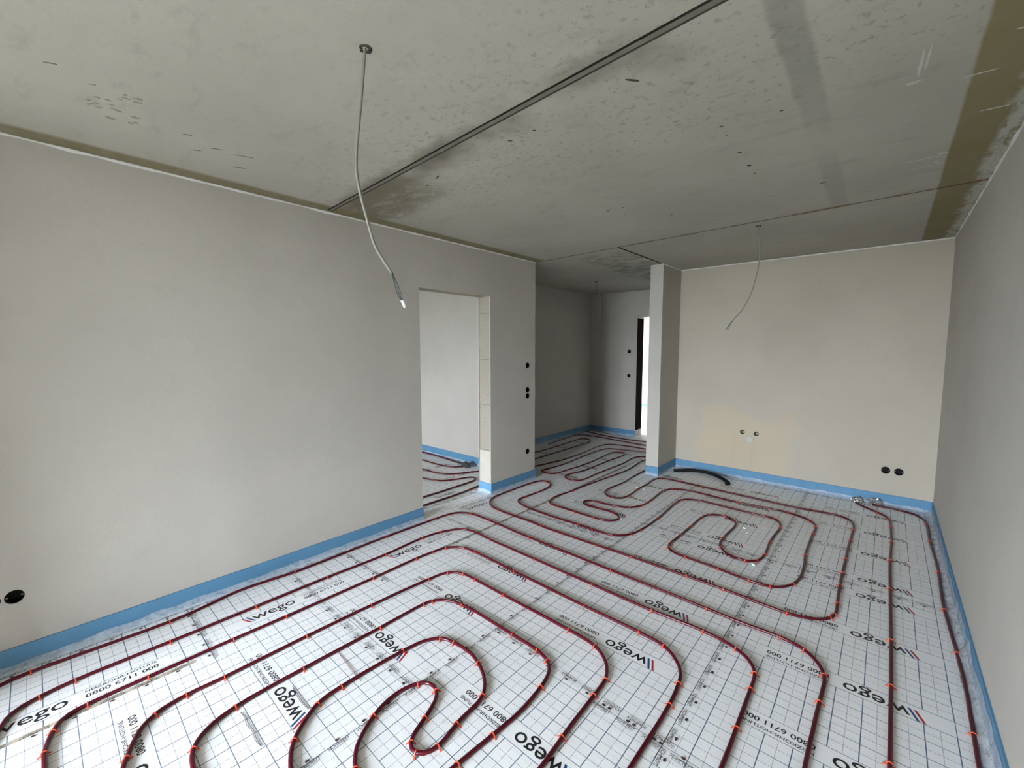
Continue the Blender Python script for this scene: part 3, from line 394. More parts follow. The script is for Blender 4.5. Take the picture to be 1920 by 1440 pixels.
CLIPS = {
  'near':[(-3.093,-0.115,1.6),(-3.068,0.425,1.59),(-2.853,0.03,-1.51),(-2.834,-0.089,-1.29),(-2.85,0.39,-1.58),(-2.851,0.81,-1.57),(-2.612,0.057,1.66),(-2.616,0.267,1.57),(-2.614,0.627,1.56),(-2.527,-0.051,2.8),(-2.41,-0.076,3.07),(-2.315,0.248,-1.05),(-2.342,0.364,-1.53),(-2.335,0.514,-1.6),(-2.143,0.137,-0.35),(-2.097,0.494,1.72),(-1.993,0.321,2.7),(-3.099,1.138,1.53),(-3.113,1.889,1.57),(-2.853,1.26,-1.58),(-2.84,1.71,-1.55),(-2.863,2.07,-1.6),(-2.608,0.897,1.55),(-2.603,1.467,1.58),(-2.609,1.827,1.55),(-2.598,1.977,1.47),(-2.575,2.094,1.09),(-2.464,2.191,0.38),(-2.346,2.206,0.01),(-2.407,2.438,3.08),(-2.337,0.904,-1.58),(-2.327,1.294,-1.61),(-2.302,1.713,-1.68),(-2.271,1.859,-2.12),(-2.173,1.924,-2.89),(-2.054,1.929,3.12),(-1.784,1.925,3.13),(-2.104,0.793,1.56),(-2.096,1.214,1.56),(-2.094,1.514,1.46),(-2.08,1.572,1.15),(-1.907,1.675,0.16),(-1.838,0.747,-1.2),(-1.853,0.865,-1.57),(-1.731,0.604,-0.68),(-1.837,1.195,-1.67),(-1.766,1.387,-2.46),(-1.683,1.417,-2.99),(-1.476,1.4,2.78),(-1.315,1.273,2.0),(-1.291,1.096,1.74),(-1.27,0.978,1.51),(-1.313,0.903,0.37),(-1.367,0.917,-0.74),(-1.417,1.025,-1.21),(-1.496,1.149,-0.47),(-1.597,1.115,1.07),(-1.592,0.882,1.98),(-1.433,0.712,2.77),(-1.154,0.982,-1.66),(-1.14,1.161,-1.66),(-2.191,2.687,-0.04),(-1.411,2.665,-0.03),(-0.751,2.65,-0.04),(-1.927,2.427,3.12),(-1.417,2.414,3.12),(-0.997,2.405,-3.12),(-0.697,2.417,3.09),(-0.521,2.384,2.73),(-1.926,2.191,-0.04),(-1.326,2.171,-0.02),(-0.966,2.167,-0.04),(-0.817,2.149,-0.36),(-0.663,1.944,-1.43),(-0.649,1.795,-1.53),(-1.274,1.919,3.11),(-1.095,1.902,2.83),(-0.938,1.733,1.8),(-0.93,1.614,1.6),(-0.919,1.344,1.64),(-1.487,1.677,-0.01),(-1.308,1.671,-0.13),(-1.222,1.645,-0.54),(-1.144,1.49,-1.41),(-0.393,1.865,1.59),(-0.361,2.647,-0.07),(-0.247,2.615,-0.57),(-0.15,2.468,-1.34),(-0.147,2.259,-1.6),(-0.406,2.255,1.82),(-0.399,2.135,1.59),(0.097,3.016,1.57),(0.096,2.596,1.56),(0.09,2.086,1.56),(0.093,3.677,1.57),(0.094,4.187,1.56),(0.342,4.822,-1.56),(0.353,4.192,-1.58),(0.342,3.592,-1.56),(0.356,3.112,-1.55),(0.351,2.482,-1.6),(-3.105,2.399,1.53),(-3.088,2.578,1.3),(-2.94,2.711,0.25),(-2.701,2.717,-0.03),(-2.838,2.248,-1.86),(0.007,5.363,2.3),(0.091,5.207,1.75),(0.1,4.997,1.59),(0.104,4.607,1.56),(0.167,5.575,-0.28),(0.345,5.273,-1.55)],
  'far':[(-1.694,2.939,0.03),(-1.394,2.949,0.02),(-0.974,2.947,-0.01),(-0.734,2.943,-0.05),(-0.375,2.925,0.1),(-0.175,3.038,1.1),(-0.157,3.095,1.38),(-0.154,3.244,1.62),(-0.161,3.514,1.58),(-0.161,3.724,1.57),(-0.159,3.994,1.56),(-0.632,3.174,3.1),(-0.513,3.187,-2.77),(-0.4,3.32,-1.92),(-0.396,3.856,-1.48),(-3.096,3.208,-1.45),(-3.04,3.072,-0.87),(-2.803,2.959,-0.1),(-2.653,2.952,-0.02),(-2.264,2.937,-0.12),(-2.024,2.934,0.01),(-3.105,3.448,-1.57),(-3.097,3.808,-1.64),(-2.991,3.997,3.1),(-2.912,3.958,2.41),(-2.837,3.706,1.6),(-2.839,3.586,1.51),(-2.854,3.407,1.49),(-2.682,3.209,2.91),(-2.264,3.177,-3.14),(-2.024,3.186,3.14),(-1.874,3.181,3.1),(-1.695,3.189,-2.81),(-2.579,3.91,-1.65),(-2.6,3.582,-1.37),(-2.511,3.437,-0.34),(-2.422,3.426,-0.04),(-2.212,3.421,-0.02),(-2.002,3.418,0.01),(-2.155,3.804,0.06),(-2.006,3.816,0.21),(-1.871,3.877,0.74),(-1.8,4.007,1.31),(-1.785,4.126,1.57),(-1.792,4.246,1.65),(-1.81,4.575,1.49),(-1.762,4.715,0.89),(-1.547,4.805,-0.01),(-1.457,4.794,-0.15),(-1.249,4.771,-0.09),(-1.099,4.762,0.01),(-0.89,4.777,0.06),(-0.642,4.778,-0.18),(-2.069,3.651,-3.07),(-1.92,3.648,2.86),(-2.144,4.028,3.09),(-2.032,4.172,-1.62),(-2.048,4.442,-1.52),(-2.046,4.682,-1.55),(-2.015,5.029,-2.45),(-1.78,5.054,3.1),(-1.541,5.035,3.08),(-1.211,5.022,3.1),(-0.792,4.999,3.06),(-1.579,3.319,-1.95),(-1.552,3.435,-1.69),(-1.54,3.795,-1.56),(-1.565,4.304,-1.55),(-1.549,4.452,-2.03),(-1.403,4.546,-2.96),(-1.163,4.539,3.07),(-0.894,4.525,-3.12),(-0.804,4.529,-3.13),(-0.717,4.512,2.59),(-0.639,4.325,1.62),(-0.649,3.935,1.61),(-0.633,3.666,1.55),(-0.659,3.519,1.1),(-0.725,3.462,0.28),(-0.921,3.567,-1.07),(-0.96,3.771,-1.57),(-0.984,4.215,-0.98),(-1.082,4.277,-0.07),(-1.208,4.208,1.0),(-1.24,4.093,1.46),(-1.245,3.824,1.56),(-1.249,3.584,1.54),(-1.257,3.374,1.6),(-1.237,3.287,2.1),(-1.079,3.218,3.05),(-0.84,3.202,3.03),(-0.463,5.005,-3.0),(-0.256,5.004,2.73),(-0.147,4.684,1.55),(-0.154,4.414,1.55),(-0.459,4.682,-0.83),(-0.402,4.546,-1.46),(-0.404,4.366,-1.59),(-2.695,5.041,1.53),(-2.705,4.621,1.58),(-2.701,4.471,1.61),(-2.702,4.352,1.4),(-2.793,4.245,0.22),(-2.959,4.432,-1.73),(-3.086,4.521,1.51),(-3.119,4.315,1.0),(-2.888,5.625,-1.61),(-3.194,4.273,0.05),(-2.516,4.717,-1.66)],
  'h3':[],
  'h4':[],
  'h5':[],
  'h6':[],
  'q1':[],
  'q2':[(-4.657,3.603,0.02),(-4.331,3.66,0.54)],
  'q3':[(-4.269,3.345,0.21),(-4.051,3.491,1.02),(-3.971,3.654,1.08)],
  'q4':[(-4.019,3.148,0.5),(-3.888,3.307,1.18),(-3.671,3.356,-1.54),(-3.666,3.114,-1.55),(-3.665,2.842,-1.59)],
  'q5':[(-3.458,2.878,-1.57),(-3.473,3.182,-1.48)],
}

# ================================================================== THE SETTING
def structure(o, label, cat): return tag(o, label, cat, kind='structure')
ZB, ZT = -0.06, H + 0.02
T = 0.2
floor = structure(mesh_obj('floor', *boxes([(-7.0, 1.0, YR - 0.5, 12.0, -0.2, -0.031)]), 'slab'),
                  'floor covered with white printed insulation film in a blue grid', 'floor')

# left wall with the doorway; plaster lips stand proud of the raw jamb
wl = solid('wall_left', [
    (XLR, XL, YR - T, OP0, ZB, ZT), (XLR, XL, OP1 + 0.02, YE, ZB, ZT), (XLR, XL, OP0, OP1 + 0.02, OPH + 0.012, ZT),
    (XL - 0.009, XL, OP1 - 0.006, OP1 + 0.02, ZB, OPH + 0.012), (XLR, XLR + 0.008, OP1 - 0.004, OP1 + 0.02, ZB, OPH + 0.012),
    (XL - 0.009, XL, OP0, OP1 - 0.006, OPH, OPH + 0.012)], 'plaster',
    [((XL, y, z), 'X', 0.034, 0.05) for y, z in ((-0.145, 0.372), (-0.222, 0.372), (3.872, 1.406), (3.873, 1.114), (3.874, 1.041), (3.875, 0.369))])
structure(wl, 'long white plastered wall on the left with an open doorway', 'wall')
zj = [0.0, 0.484, 0.993, 1.486, 1.982, OPH + 0.01]
for i in range(5):
    bl = bevel_box('masonry_block', (XLR + 0.010, XL - 0.011, OP1 + (0.0 if i == 0 else 0.004), OP1 + 0.03, zj[i] + 0.005, zj[i + 1] - 0.005), 'block_smooth' if i == 0 else 'block', wl, 0.004)
mesh_obj('mortar_joint', *boxes([(XLR + 0.012, XL - 0.012, OP1 + 0.010, OP1 + 0.0195, 0.0, OPH)]), 'mortar', wl)
lin = bevel_box('lintel', (XLR + 0.005, XL - 0.010, OP0 + 0.002, OP1 + 0.015, OPH + 0.004, OPH + 0.05), 'lintel', wl, 0.004)

wr = structure(mesh_obj('wall_right', *boxes([(XR, XR + T, YR - T, YB + T, ZB, ZT)]), 'plaster'),
               'plain plastered wall along the right edge', 'wall')
wb = structure(solid('wall_back', [(PX1 - 0.02, XR, YB, YB + T, ZB, ZT)], 'plaster_back',
    [((x, YB, z), 'Y', r, 0.05) for x, z, r in ((0.043, 0.364, 0.036), (0.143, 0.364, 0.036), (-1.287, 0.583, 0.026), (-1.136, 0.580, 0.026))]),
               'cream plastered back wall with a damp patch round water outlets', 'wall')
wp = structure(mesh_obj('wall_pier', *boxes([(PX0, PX1, PY0, YH, ZB, ZT)]), 'plaster'),
               'narrow plastered wall end beside the dark hall', 'wall')
whl = structure(mesh_obj('wall_hall_left', *boxes([(XH - T, XH, YE, YH + 0.26, ZB, ZT)]), 'plaster'),
                'unlit left wall of the hall', 'wall')
DX0, DX1, DH = -3.37, -2.70, 2.165
whb = solid('wall_hall_back', [(XH, DX0, YH, YH + 0.26, ZB, ZT), (DX1, PX1, YH, YH + 0.26, ZB, ZT), (DX0, DX1, YH, YH + 0.26, DH, ZT)], 'plaster',
    [((x, YH, z), 'Y', 0.034, 0.05) for x, z in ((-3.512, 1.550), (-3.512, 1.110))])
structure(whb, 'end wall of the hall with a doorway to a bright room', 'wall')
wm = structure(mesh_obj('wall_middle', *boxes([(-6.9, XLR, YLR, YE, ZB, ZT)]), 'plaster'),
               'pale wall seen through the doorway in the left wall', 'wall')
structure(mesh_obj('wall_left_room_side', *boxes([(-6.9, -6.5, YR - T, YE, ZB, ZT)]), 'plaster'),
          'side wall of the room behind the doorway', 'wall')
structure(mesh_obj('ground', *boxes([(-60, 60, -60, 60, -3.2, -3.0)]), 'soil'), 'bare ground outside the house', 'ground')
# window wall behind the camera
structure(mesh_obj('wall_rear', *boxes([(-6.9, -5.55, YR - T, YR, ZB, ZT), (-4.25, WX0, YR - T, YR, ZB, ZT), (-5.55, -4.25, YR - T, YR, 2.30, ZT), (-5.55, -4.25, YR - T, YR, ZB, 0.40), (WX1, XR + T, YR - T, YR, ZB, ZT), (WX0, WX1, YR - T, YR, WZ1, ZT), (WX0, WX1, YR - T, YR, ZB, WZ0)]), 'plaster'),
          'wall with two windows behind the camera', 'wall')
def window(name, x0, x1, z0, z1):
    y0, y1 = YR - 0.14, YR - 0.08; xm = (x0 + x1) / 2
    fr = [(x0, x1, y0, y1, z0, z0 + 0.07), (x0, x1, y0, y1, z1 - 0.07, z1), (x0, x0 + 0.07, y0, y1, z0 + 0.07, z1 - 0.07), (x1 - 0.07, x1, y0, y1, z0 + 0.07, z1 - 0.07), (xm - 0.045, xm + 0.045, y0, y1, z0 + 0.07, z1 - 0.07)]
    structure(mesh_obj(name, *boxes(fr), 'frame'), 'white window frame in the wall behind the camera', 'window')
window('window_1', WX0, WX1, WZ0, WZ1)
window('window_2', -5.55, -4.25, 0.40, 2.30)
structure(mesh_obj('wall_added_for_shade', *boxes([(XL, -2.55, -1.45, -1.25, ZB, ZT)]), 'plaster'), 'added unseen wall stub that shades the near end of the left wall', 'wall')  # added out of view to keep window light off the near left wall
# bright room beyond the hall
structure(mesh_obj('wall_far_room', *boxes([(-7.0, -2.0, 10.9, 11.1, ZB, ZT), (-7.0, -6.8, YH + 0.26, 8.5, ZB, ZT), (-7.0, -6.8, 9.3, 10.9, ZB, ZT), (-7.0, -6.8, 8.5, 9.3, ZB, 1.0), (-7.0, -6.8, 8.5, 9.3, 1.9, ZT), (-2.1, -2.0, YH + 0.26, 10.9, ZB, ZT)]), 'plaster'),
          'bright wall of the room beyond the hall', 'wall')
# dark lining in the hall doorway
for i, (z0, z1) in enumerate([(0.12, 0.62), (0.62, 1.12), (1.12, 1.62), (1.62, 2.14)]):
    bevel_box('masonry_block', (DX0 - 0.02, DX0 + 0.004, YH + 0.006, YH + 0.255, z0 + 0.0003, z1 - 0.0003), 'jamb_dark', whb, 0.001)

# ceiling of precast slabs with open joints
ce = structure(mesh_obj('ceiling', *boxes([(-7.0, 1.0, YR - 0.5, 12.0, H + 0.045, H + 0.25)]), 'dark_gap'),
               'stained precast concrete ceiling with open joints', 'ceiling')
def j1(x): return 1.502 - 0.044 * (x + 3.193)
def j2(x): return 4.025 - 0.0353 * (x + 3.194)
def panel(poly, dz=0.0, name='concrete_panel', mat='concrete', z1=H + 0.05):
    n = len(poly); V = [(x, y, H + dz) for x, y in poly] + [(x, y, z1) for x, y in poly]
    Fc = [list(range(n))[::-1], [n + i for i in range(n)]] + [[i, (i + 1) % n, n + (i + 1) % n, n + i] for i in range(n)]
    o = mesh_obj(name, V, Fc, mat, ce); o.data.materials.append(M['dark_gap'])   # joint faces: dirt and the shade of the gap, both put into the colour
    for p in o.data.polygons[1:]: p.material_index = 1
    return o
xa, xb = -7.0, 1.0
panel([(xa, YR - 0.4), (xb, YR - 0.4), (xb, j1(xb) - 0.004), (xa, j1(xa) - 0.004)])
panel([(xa, j1(xa) + 0.040), (xb, j1(xb) + 0.040), (xb, j2(xb) - 0.005), (xa, j2(xa) - 0.005)], 0.0)
panel([(-2.094, j2(-2.094) + 0.008), (xb, j2(xb) + 0.008), (xb, 12.0), (-2.094, 12.0)], 0.0)
panel([(xa, j2(xa) + 0.008), (-2.118, j2(-2.118) + 0.008), (-2.118, 12.0), (xa, 12.0)], 0.0)
panel([(xa, j1(xa) + 0.016), (xb, j1(xb) + 0.016), (xb, j1(xb) + 0.0385), (xa, j1(xa) + 0.0385)], 0.006, 'joint_filler', 'mortar')
# pits and plaster smears on the concrete
def blotch(name, x, y, lx, ly, ang, mat, z, seed):
    rnd = random.Random(seed); n = 11; V = [(0, 0, 0)]
    for k in range(n):
        a = 2 * math.pi * k / n; r = rnd.uniform(0.65, 1.1)
        V.append((math.cos(a) * lx * r, math.sin(a) * ly * r, 0))
    V2 = [(v[0] * 0.9, v[1] * 0.9, 0.004) for v in V]
    Fc = [[0, (k + 1) % n + 1, k + 1] for k in range(n)] + [[k + 1, (k + 1) % n + 1, n + 2 + (k + 1) % n, n + 2 + k] for k in range(n)]
    o = mesh_obj(name, V + V2, Fc, mat, ce, loc=(x, y, z), rotz=ang); return o
for i, (x, y, lx, ly, a) in enumerate([(-0.789, 1.577, 0.030, 0.007, 0.9), (-2.071, 1.661, 0.030, 0.006, -0.4), (-0.635, 2.167, 0.009, 0.006, 0), (-0.637, 2.269, 0.007, 0.004, 0),
        (-0.639, 2.512, 0.012, 0.008, 0.3), (-0.640, 2.719, 0.012, 0.009, 0.8), (-0.643, 2.86, 0.008, 0.006, 0), (-1.30, 1.62, 0.012, 0.005, 0.5), (-2.22, 1.70, 0.012, 0.007, 0.2),
        (-1.45, 1.62, 0.014, 0.006, 0.9), (-1.62, 2.9, 0.010, 0.007, 0), (-1.5, 2.9, 0.010, 0.006, 0), (-1.56, 3.05, 0.008, 0.006, 0), (-1.3, 3.3, 0.012, 0.006, 0.4), (-0.40, 2.2, 0.009, 0.004, 0), (-0.36, 3.3, 0.02, 0.004, 0.1)]):
    blotch('surface_pit', x, y, lx, ly, a, 'chip', H - 0.0012, i)
for i, (x, y, lx, ly, a) in enumerate([(0.030, 2.18, 0.006, 0.115, 0.06), (0.047, 2.16, 0.004, 0.09, 0.06), (0.010, 2.315, 0.020, 0.012, 0.5), (0.03, 2.31, 0.012, 0.007, 0), (0.155, 3.23, 0.022, 0.014, 0.4), (0.08, 3.26, 0.09, 0.006, 0.02), (0.10, 3.40, 0.075, 0.005, 0.02), (0.14, 3.36, 0.02, 0.010, 1.1), (0.28, 2.78, 0.055, 0.006, 0.12), (0.20, 2.4, 0.05, 0.004, 0.1), (0.27, 2.16, 0.022, 0.004, 0.2)]):
    blotch('plaster_smear', x, y, lx, ly, a, 'smear', H - 0.0008, 50 + i)
rnd = random.Random(3)
for i in range(26):   # rough flaked corner of the first panel
    blotch('surface_pit', -2.34 - rnd.random() * 0.30, 0.21 + rnd.random() * 0.16, rnd.uniform(0.006, 0.016), rnd.uniform(0.003, 0.007), 1.3 + rnd.uniform(-0.3, 0.3), M['lintel'], H - 0.0022, 100 + i)
for i, (x, y, lx, a) in enumerate([(-2.63, 0.68, 0.030, 1.2), (-2.62, 0.80, 0.055, 1.25), (-2.56, 0.55, 0.02, 1.2), (-2.3, 0.1, 0.02, 1.1), (-2.72, 0.62, 0.02, 1.2), (-2.80, 0.83, 0.03, 1.2)]):
    blotch('surface_pit', x, y, lx, 0.003, a, M['mortar'], H - 0.0022, 140 + i)

# ------------------------------------------------------------------ blue foam edge strips
def strip(name, segs, label, ah=0.034, aw=0.030):
    """segs: (x0, y0, x1, y1, nx, ny): wall line and the direction into the room"""
    V, Fc = [], []
    for x0, y0, x1, y1, nx, ny in segs:
        L = math.hypot(x1 - x0, y1 - y0); n = max(2, int(L / 0.12)); k0 = len(V)
        for i in range(n + 1):
            t = i / n; x = x0 + (x1 - x0) * t; y = y0 + (y1 - y0) * t
            th = 0.008 + 0.0015 * noise.noise(Vector((x * 4, y * 4, 0))); dz = 0.003 * noise.noise(Vector((x * 3, y * 3, 7)))
            for (o, z) in ((0.0005, SH + dz), (th, SH + dz - 0.001), (th + 0.001, SH * 0.5), (th, -0.028), (0.0005, -0.028)):
                V.append((x + nx * o, y + ny * o, z))
        for i in range(n):
            for j in range(5):
                a = k0 + i * 5 + j; b = k0 + i * 5 + (j + 1) % 5
                Fc.append([a, b, b + 5, a + 5])
        Fc += [[k0 + j for j in range(5)][::-1], [k0 + n * 5 + j for j in range(5)]]
    o = mesh_obj(name, V, Fc, 'strip'); bm = bmesh.new(); bm.from_mesh(o.data); bmesh.ops.recalc_face_normals(bm, faces=bm.faces[:]); bm.to_mesh(o.data); bm.free()
    structure(o, label, 'edge strip')
    # clear foil apron that runs from the strip out over the film
    V, Fc = [], []
    for x0, y0, x1, y1, nx, ny in segs:
        L = math.hypot(x1 - x0, y1 - y0); n = max(3, int(L / 0.025)); k0 = len(V)
        for i in range(n + 1):
            t = i / n; x = x0 + (x1 - x0) * t; y = y0 + (y1 - y0) * t
            f = noise.noise(Vector((x * 9, y * 9, 1))); g = noise.noise(Vector((x * 23, y * 23, 5)))
            for (o_, z) in ((0.0115, ah * (1 + 0.4 * f)), (0.0115 + aw * (0.15 + 0.1 * g), ah * (0.55 + 0.1 * f)), (0.0115 + aw * (0.45 + 0.15 * f), ah * (0.2 + 0.06 * g)), (0.0115 + aw * (1 + 0.22 * f + 0.16 * g), 0.0016)):
                V.append((x + nx * o_, y + ny * o_, z))
        for i in range(n):
            for j in range(3):
                a = k0 + i * 4 + j; Fc.append([a, a + 1, a + 5, a + 4])
    mesh_obj('foil_apron', V, Fc, 'foil', o, smooth=True)
    return o
strip('baseboard_left', [(XL, -1.25, XL, OP0, 1, 0)], 'blue foam edge strip along the long left wall')
strip('baseboard_doorway', [(XL, OP1 - 0.006, XL, YE, 1, 0), (XLR, OP1, XL + 0.008, OP1 - 0.0, 0, -1), (XL, YE, XLR, YE, 0, 1)], 'blue foam edge strip round the wall end right of the doorway')
strip('baseboard_back', [(PX1 + 0.008, YB, XR, YB, 0, -1)], 'blue foam edge strip along the back wall under the water outlets')
strip('baseboard_right', [(XR, YR, XR, YB - 0.008, -1, 0)], 'blue foam edge strip along the right wall', 0.085, 0.05)
strip('baseboard_pier', [(PX0, PY0, PX1 + 0.008, PY0, 0, -1), (PX1, PY0, PX1, YB, 1, 0)], 'blue foam edge strip round the narrow pier')
strip('baseboard_hall', [(XH, YE, XH, YH, 1, 0), (XH, YH, DX0, YH, 0, -1)], 'dark blue edge strip in the unlit hall')
strip('baseboard_middle', [(-6.5, YLR, XLR, YLR, 0, -1)], 'blue foam edge strip in the room behind the doorway')
strip('baseboard_far', [(-6.8, 10.9, -2.1, 10.9, 0, -1)], 'blue edge strip in the bright far room')

def bead(x0, y0, x1, y1, nx, ny, wall, amp=1.0):
    """uneven plaster edge where a wall meets the ceiling"""
    L = math.hypot(x1 - x0, y1 - y0); n = int(L / 0.03); V, Fc = [], []
    for i in range(n + 1):
        t = i / n; x = x0 + (x1 - x0) * t; y = y0 + (y1 - y0) * t
        f = noise.noise(Vector((x * 7, y * 7, 3))) + 0.6 * noise.noise(Vector((x * 29, y * 29, 1)))
        o = max(0.002, 0.006 + 0.006 * f * amp); z = max(0.003, 0.011 + 0.007 * f * amp)
        V += [(x, y, H - z), (x + nx * o * 0.6, y + ny * o * 0.6, H - z * 0.5), (x + nx * o, y + ny * o, H + 0.001)]
    for i in range(n):
        for j in range(2): a = i * 3 + j; Fc.append([a, a + 1, a + 4, a + 3])
    return mesh_obj('plaster_edge', V, Fc, 'plaster_light', wall, smooth=True)
bead(XL, -1.25, XL, YE, 1, 0, wl); bead(XR, YR, XR, YB, -1, 0, wr, 1.6); bead(PX1, YB, XR, YB, 0, -1, wb, 0.5); bead(PX1, PY0, PX1, YB, 1, 0, wp)

# ------------------------------------------------------------------ film sheets and their print
def colored_mesh(name, parts):
    me = bpy.data.meshes.new(name); V, Fc, mi = [], [], []
    mats = []
    for v, f, m in parts:
        if m not in mats: mats.append(m)
        k = len(V); V += v; Fc += [[i + k for i in q] for q in f]; mi += [mats.index(m)] * len(f)
    me.from_pydata(V, [], Fc)
    for m in mats: me.materials.append(M[m])
    for p, i in zip(me.polygons, mi): p.material_index = i
    me.update(); return me
def shift(vf, dx, dy): return [(x + dx, y + dy, z) for x, y, z in vf[0]], vf[1]
def bar(x0, x1, w): return ([(x0, 0.035, 0), (x0 + w, 0.035, 0), (x1 + w, -0.034, 0), (x1, -0.034, 0)], [[0, 3, 2, 1]])
wego = shift(text_mesh('wego', 0.236, 0.056, 0.006), 0.241, -0.029)
ME_LOGO = colored_mesh('logo_print', [(*bar(0.190, 0.219, 0.0105), 'ink_red'), (*bar(0.211, 0.240, 0.0105), 'ink_blue'), (*wego, 'ink')])
hot1 = shift(text_mesh('HEIZROHR-HOTLINE', 0.262, 0.017, 0.004), 0.533, 0.009); hot2 = shift(text_mesh('0800 6711 000', 0.264, 0.0275, 0.010), 0.532, -0.034)
ME_HOT = colored_mesh('hotline_print', [(*hot1, 'ink'), (*hot2, 'ink')])
# leaf-shaped fan with the tape maker's name
fan = ([(0.0, 0.0, 0), (0.011, 0.0, 0), (0.016, 0.009, 0), (0.0125, 0.0075, 0), (0.0105, 0.0135, 0), (0.0085, 0.0085, 0), (0.0055, 0.0155, 0), (0.0035, 0.0085, 0), (-0.0005, 0.0135, 0), (-0.0015, 0.0075, 0), (-0.005, 0.009, 0)],
       [[0, 1, 2, 3], [0, 3, 4, 5], [0, 5, 6, 7], [0, 7, 8, 9], [0, 9, 10]])
sch = text_mesh('SCHMIDT', 0.088, 0.0155, 0.0)
sub = ([(0.012, -0.007, 0), (0.078, -0.007, 0), (0.078, -0.0055, 0), (0.012, -0.0055, 0)], [[0, 1, 2, 3]])
UNIT = [(*sch, 'ink'), (*shift(fan, 0.040, 0.021), 'ink_brown'), (*sub, 'ink')]

def sheet(x0, x1, y0, y1, ox, oy, rot):
    """one film-faced insulation sheet over x0..x1, y0..y1; print tile origin at (ox, oy), turned by rot degrees"""
    a = math.radians(rot); ca, sa = round(math.cos(a)), round(math.sin(a))
    def loc(x, y): dx, dy = x - ox, y - oy; return (dx * ca + dy * sa, -dx * sa + dy * ca)
    g = 0.0008
    cs = [loc(x0 + g, y0 + g), loc(x1 - g, y0 + g), loc(x1 - g, y1 - g), loc(x0 + g, y1 - g)]
    u0, u1 = min(c[0] for c in cs), max(c[0] for c in cs); v0, v1 = min(c[1] for c in cs), max(c[1] for c in cs)
    o = mesh_obj('insulation_sheet', *boxes([(u0, u1, v0, v1, -0.03, 0.0)]), 'film', floor, loc=(ox, oy, 0), rotz=a)
    for i in range(math.floor(u0) - 1, math.ceil(u1) + 1):
        for j in range(math.floor(v0 / 0.5) - 1, math.ceil(v1 / 0.5) + 1):
            if v0 + 0.02 < j * 0.5 < v1 - 0.02:
                if u0 <= i + 0.16 and i + 0.50 <= u1: link('logo_print', ME_LOGO, o, (i, j * 0.5, 0.0005))
                if u0 <= i + 0.50 and i + 0.82 <= u1: link('hotline_print', ME_HOT, o, (i, j * 0.5, 0.0005))
    return o
YF = -0.62
cA, cB, cC, cD = 0.395, -0.6, -1.6, -2.6
for (y0, y1, r) in ((YF, 1.62, 1.23), (1.62, 3.60, 1.967), (3.60, YB - 0.008, 3.715)): sheet(cB, cA, y0, y1, 0.4, r, 180)
for (y0, y1, r) in ((YF, 1.65, 1.23), (1.65, 3.62, 1.985), (3.62, YB - 0.008, 3.735)): sheet(cC, cB, y0, y1, -0.6, r, 180)
for (y0, y1, r) in ((YF, 1.09, 0.66), (1.09, 3.11, 1.18), (3.11, 5.1, 3.168), (5.1, YH - 0.01, 5.18)): sheet(cD, cC, y0, y1, -1.6, r, 180)
for (y0, y1, xr, ys) in ((YF, 0.52, -2.715, -0.477), (0.52, 1.50, -2.752, 0.523), (1.50, 2.50, -2.783, 1.523), (2.50, 3.24, -3.068, 2.57)):
    sheet(XL + 0.008 if y1 < 2.4 else -3.6, cD, y0, y1, xr, ys, 90)
sheet(XL + 0.008, cD, 3.24, YE, -3.00, 3.55, 90)
sheet(-3.6, cD, YE, YH - 0.01, -2.6, 4.375, 180)
sheet(XH + 0.01, -3.6, YE + 0.01, YH - 0.01, -3.6, 4.6, 180)
sheet(-4.6, -3.6, 0.0, YLR - 0.01, -3.99, 3.95, -90)
sheet(-5.6, -4.6, 0.0, YLR - 0.01, -4.9, 3.6, 180)
sheet(-6.5, -5.6, 0.0, YLR - 0.01, -5.6, 3.3, 180)
sheet(-3.6, XLR, 3.24, YLR - 0.01, -3.0, 3.55, 90)
sheet(-3.6, XLR, 0.0, 1.50, -2.9, 1.523, 90)
sheet(-4.7, -2.45, YH + 0.001, 10.9, -2.5, 8.0, 180)
sheet(-6.8, -4.7, YH + 0.27, 10.9, -4.5, 8.0, 180)

# ------------------------------------------------------------------ tape along the sheet seams
def tape(x0, y0, x1, y1, flip=False, off=0.0, width=0.05, mat='tape', pitch=0.12, start=0.03, dx=0.0):
    """tape from (x0,y0) to (x1,y1); the lettering reads that way unless flipped"""
    L = math.hypot(x1 - x0, y1 - y0); a = math.atan2(y1 - y0, x1 - x0); n = max(2, int(L / 0.06)); V, Fc = [], []
    for i in range(n + 1):
        s = L * i / n
        for k, e in enumerate((-0.5, -0.17, 0.17, 0.5)):
            w = width * e + (0.0015 * noise.noise(Vector((s * 13, e * 5, x0))) if abs(e) == 0.5 else 0)
            z = 0.0009 + (0.0012 * abs(noise.noise(Vector((s * 8, e * 3, y0)))) if abs(e) < 0.5 else 0)
            V.append((s, w, z))
    for i in range(n):
        for k in range(3): q = i * 4 + k; Fc.append([q, q + 4, q + 5, q + 1])
    o = mesh_obj('adhesive_tape', V, Fc, mat, floor, loc=(x0, y0, 0), rotz=a)
    parts = []; s = start
    while s + 0.1 < L:
        for v, f, m in UNIT:
            if flip: v2 = [(s + 0.088 - x, -y - off, 0) for x, y, z in v]
            else: v2 = [(s + x, y + off, 0) for x, y, z in v]
            parts.append((v2, f, m))
        s += pitch
    if parts: link('tape_print', colored_mesh('tape_print', parts), o, (0, 0, 0.0024))
    return o
tape(-0.596, 5.68, -0.596, -0.3, off=0.002, start=0.02)
tape(-1.585, -0.3, -1.600, 5.2, off=-0.005, start=0.02)
tape(-1.58, 1.09, -3.14, 1.115, off=-0.012)
tape(-1.50, 1.515, -3.16, 1.52, off=-0.012, start=1.0)
tape(-2.50, 0.52, -3.16, 0.53, off=-0.012)
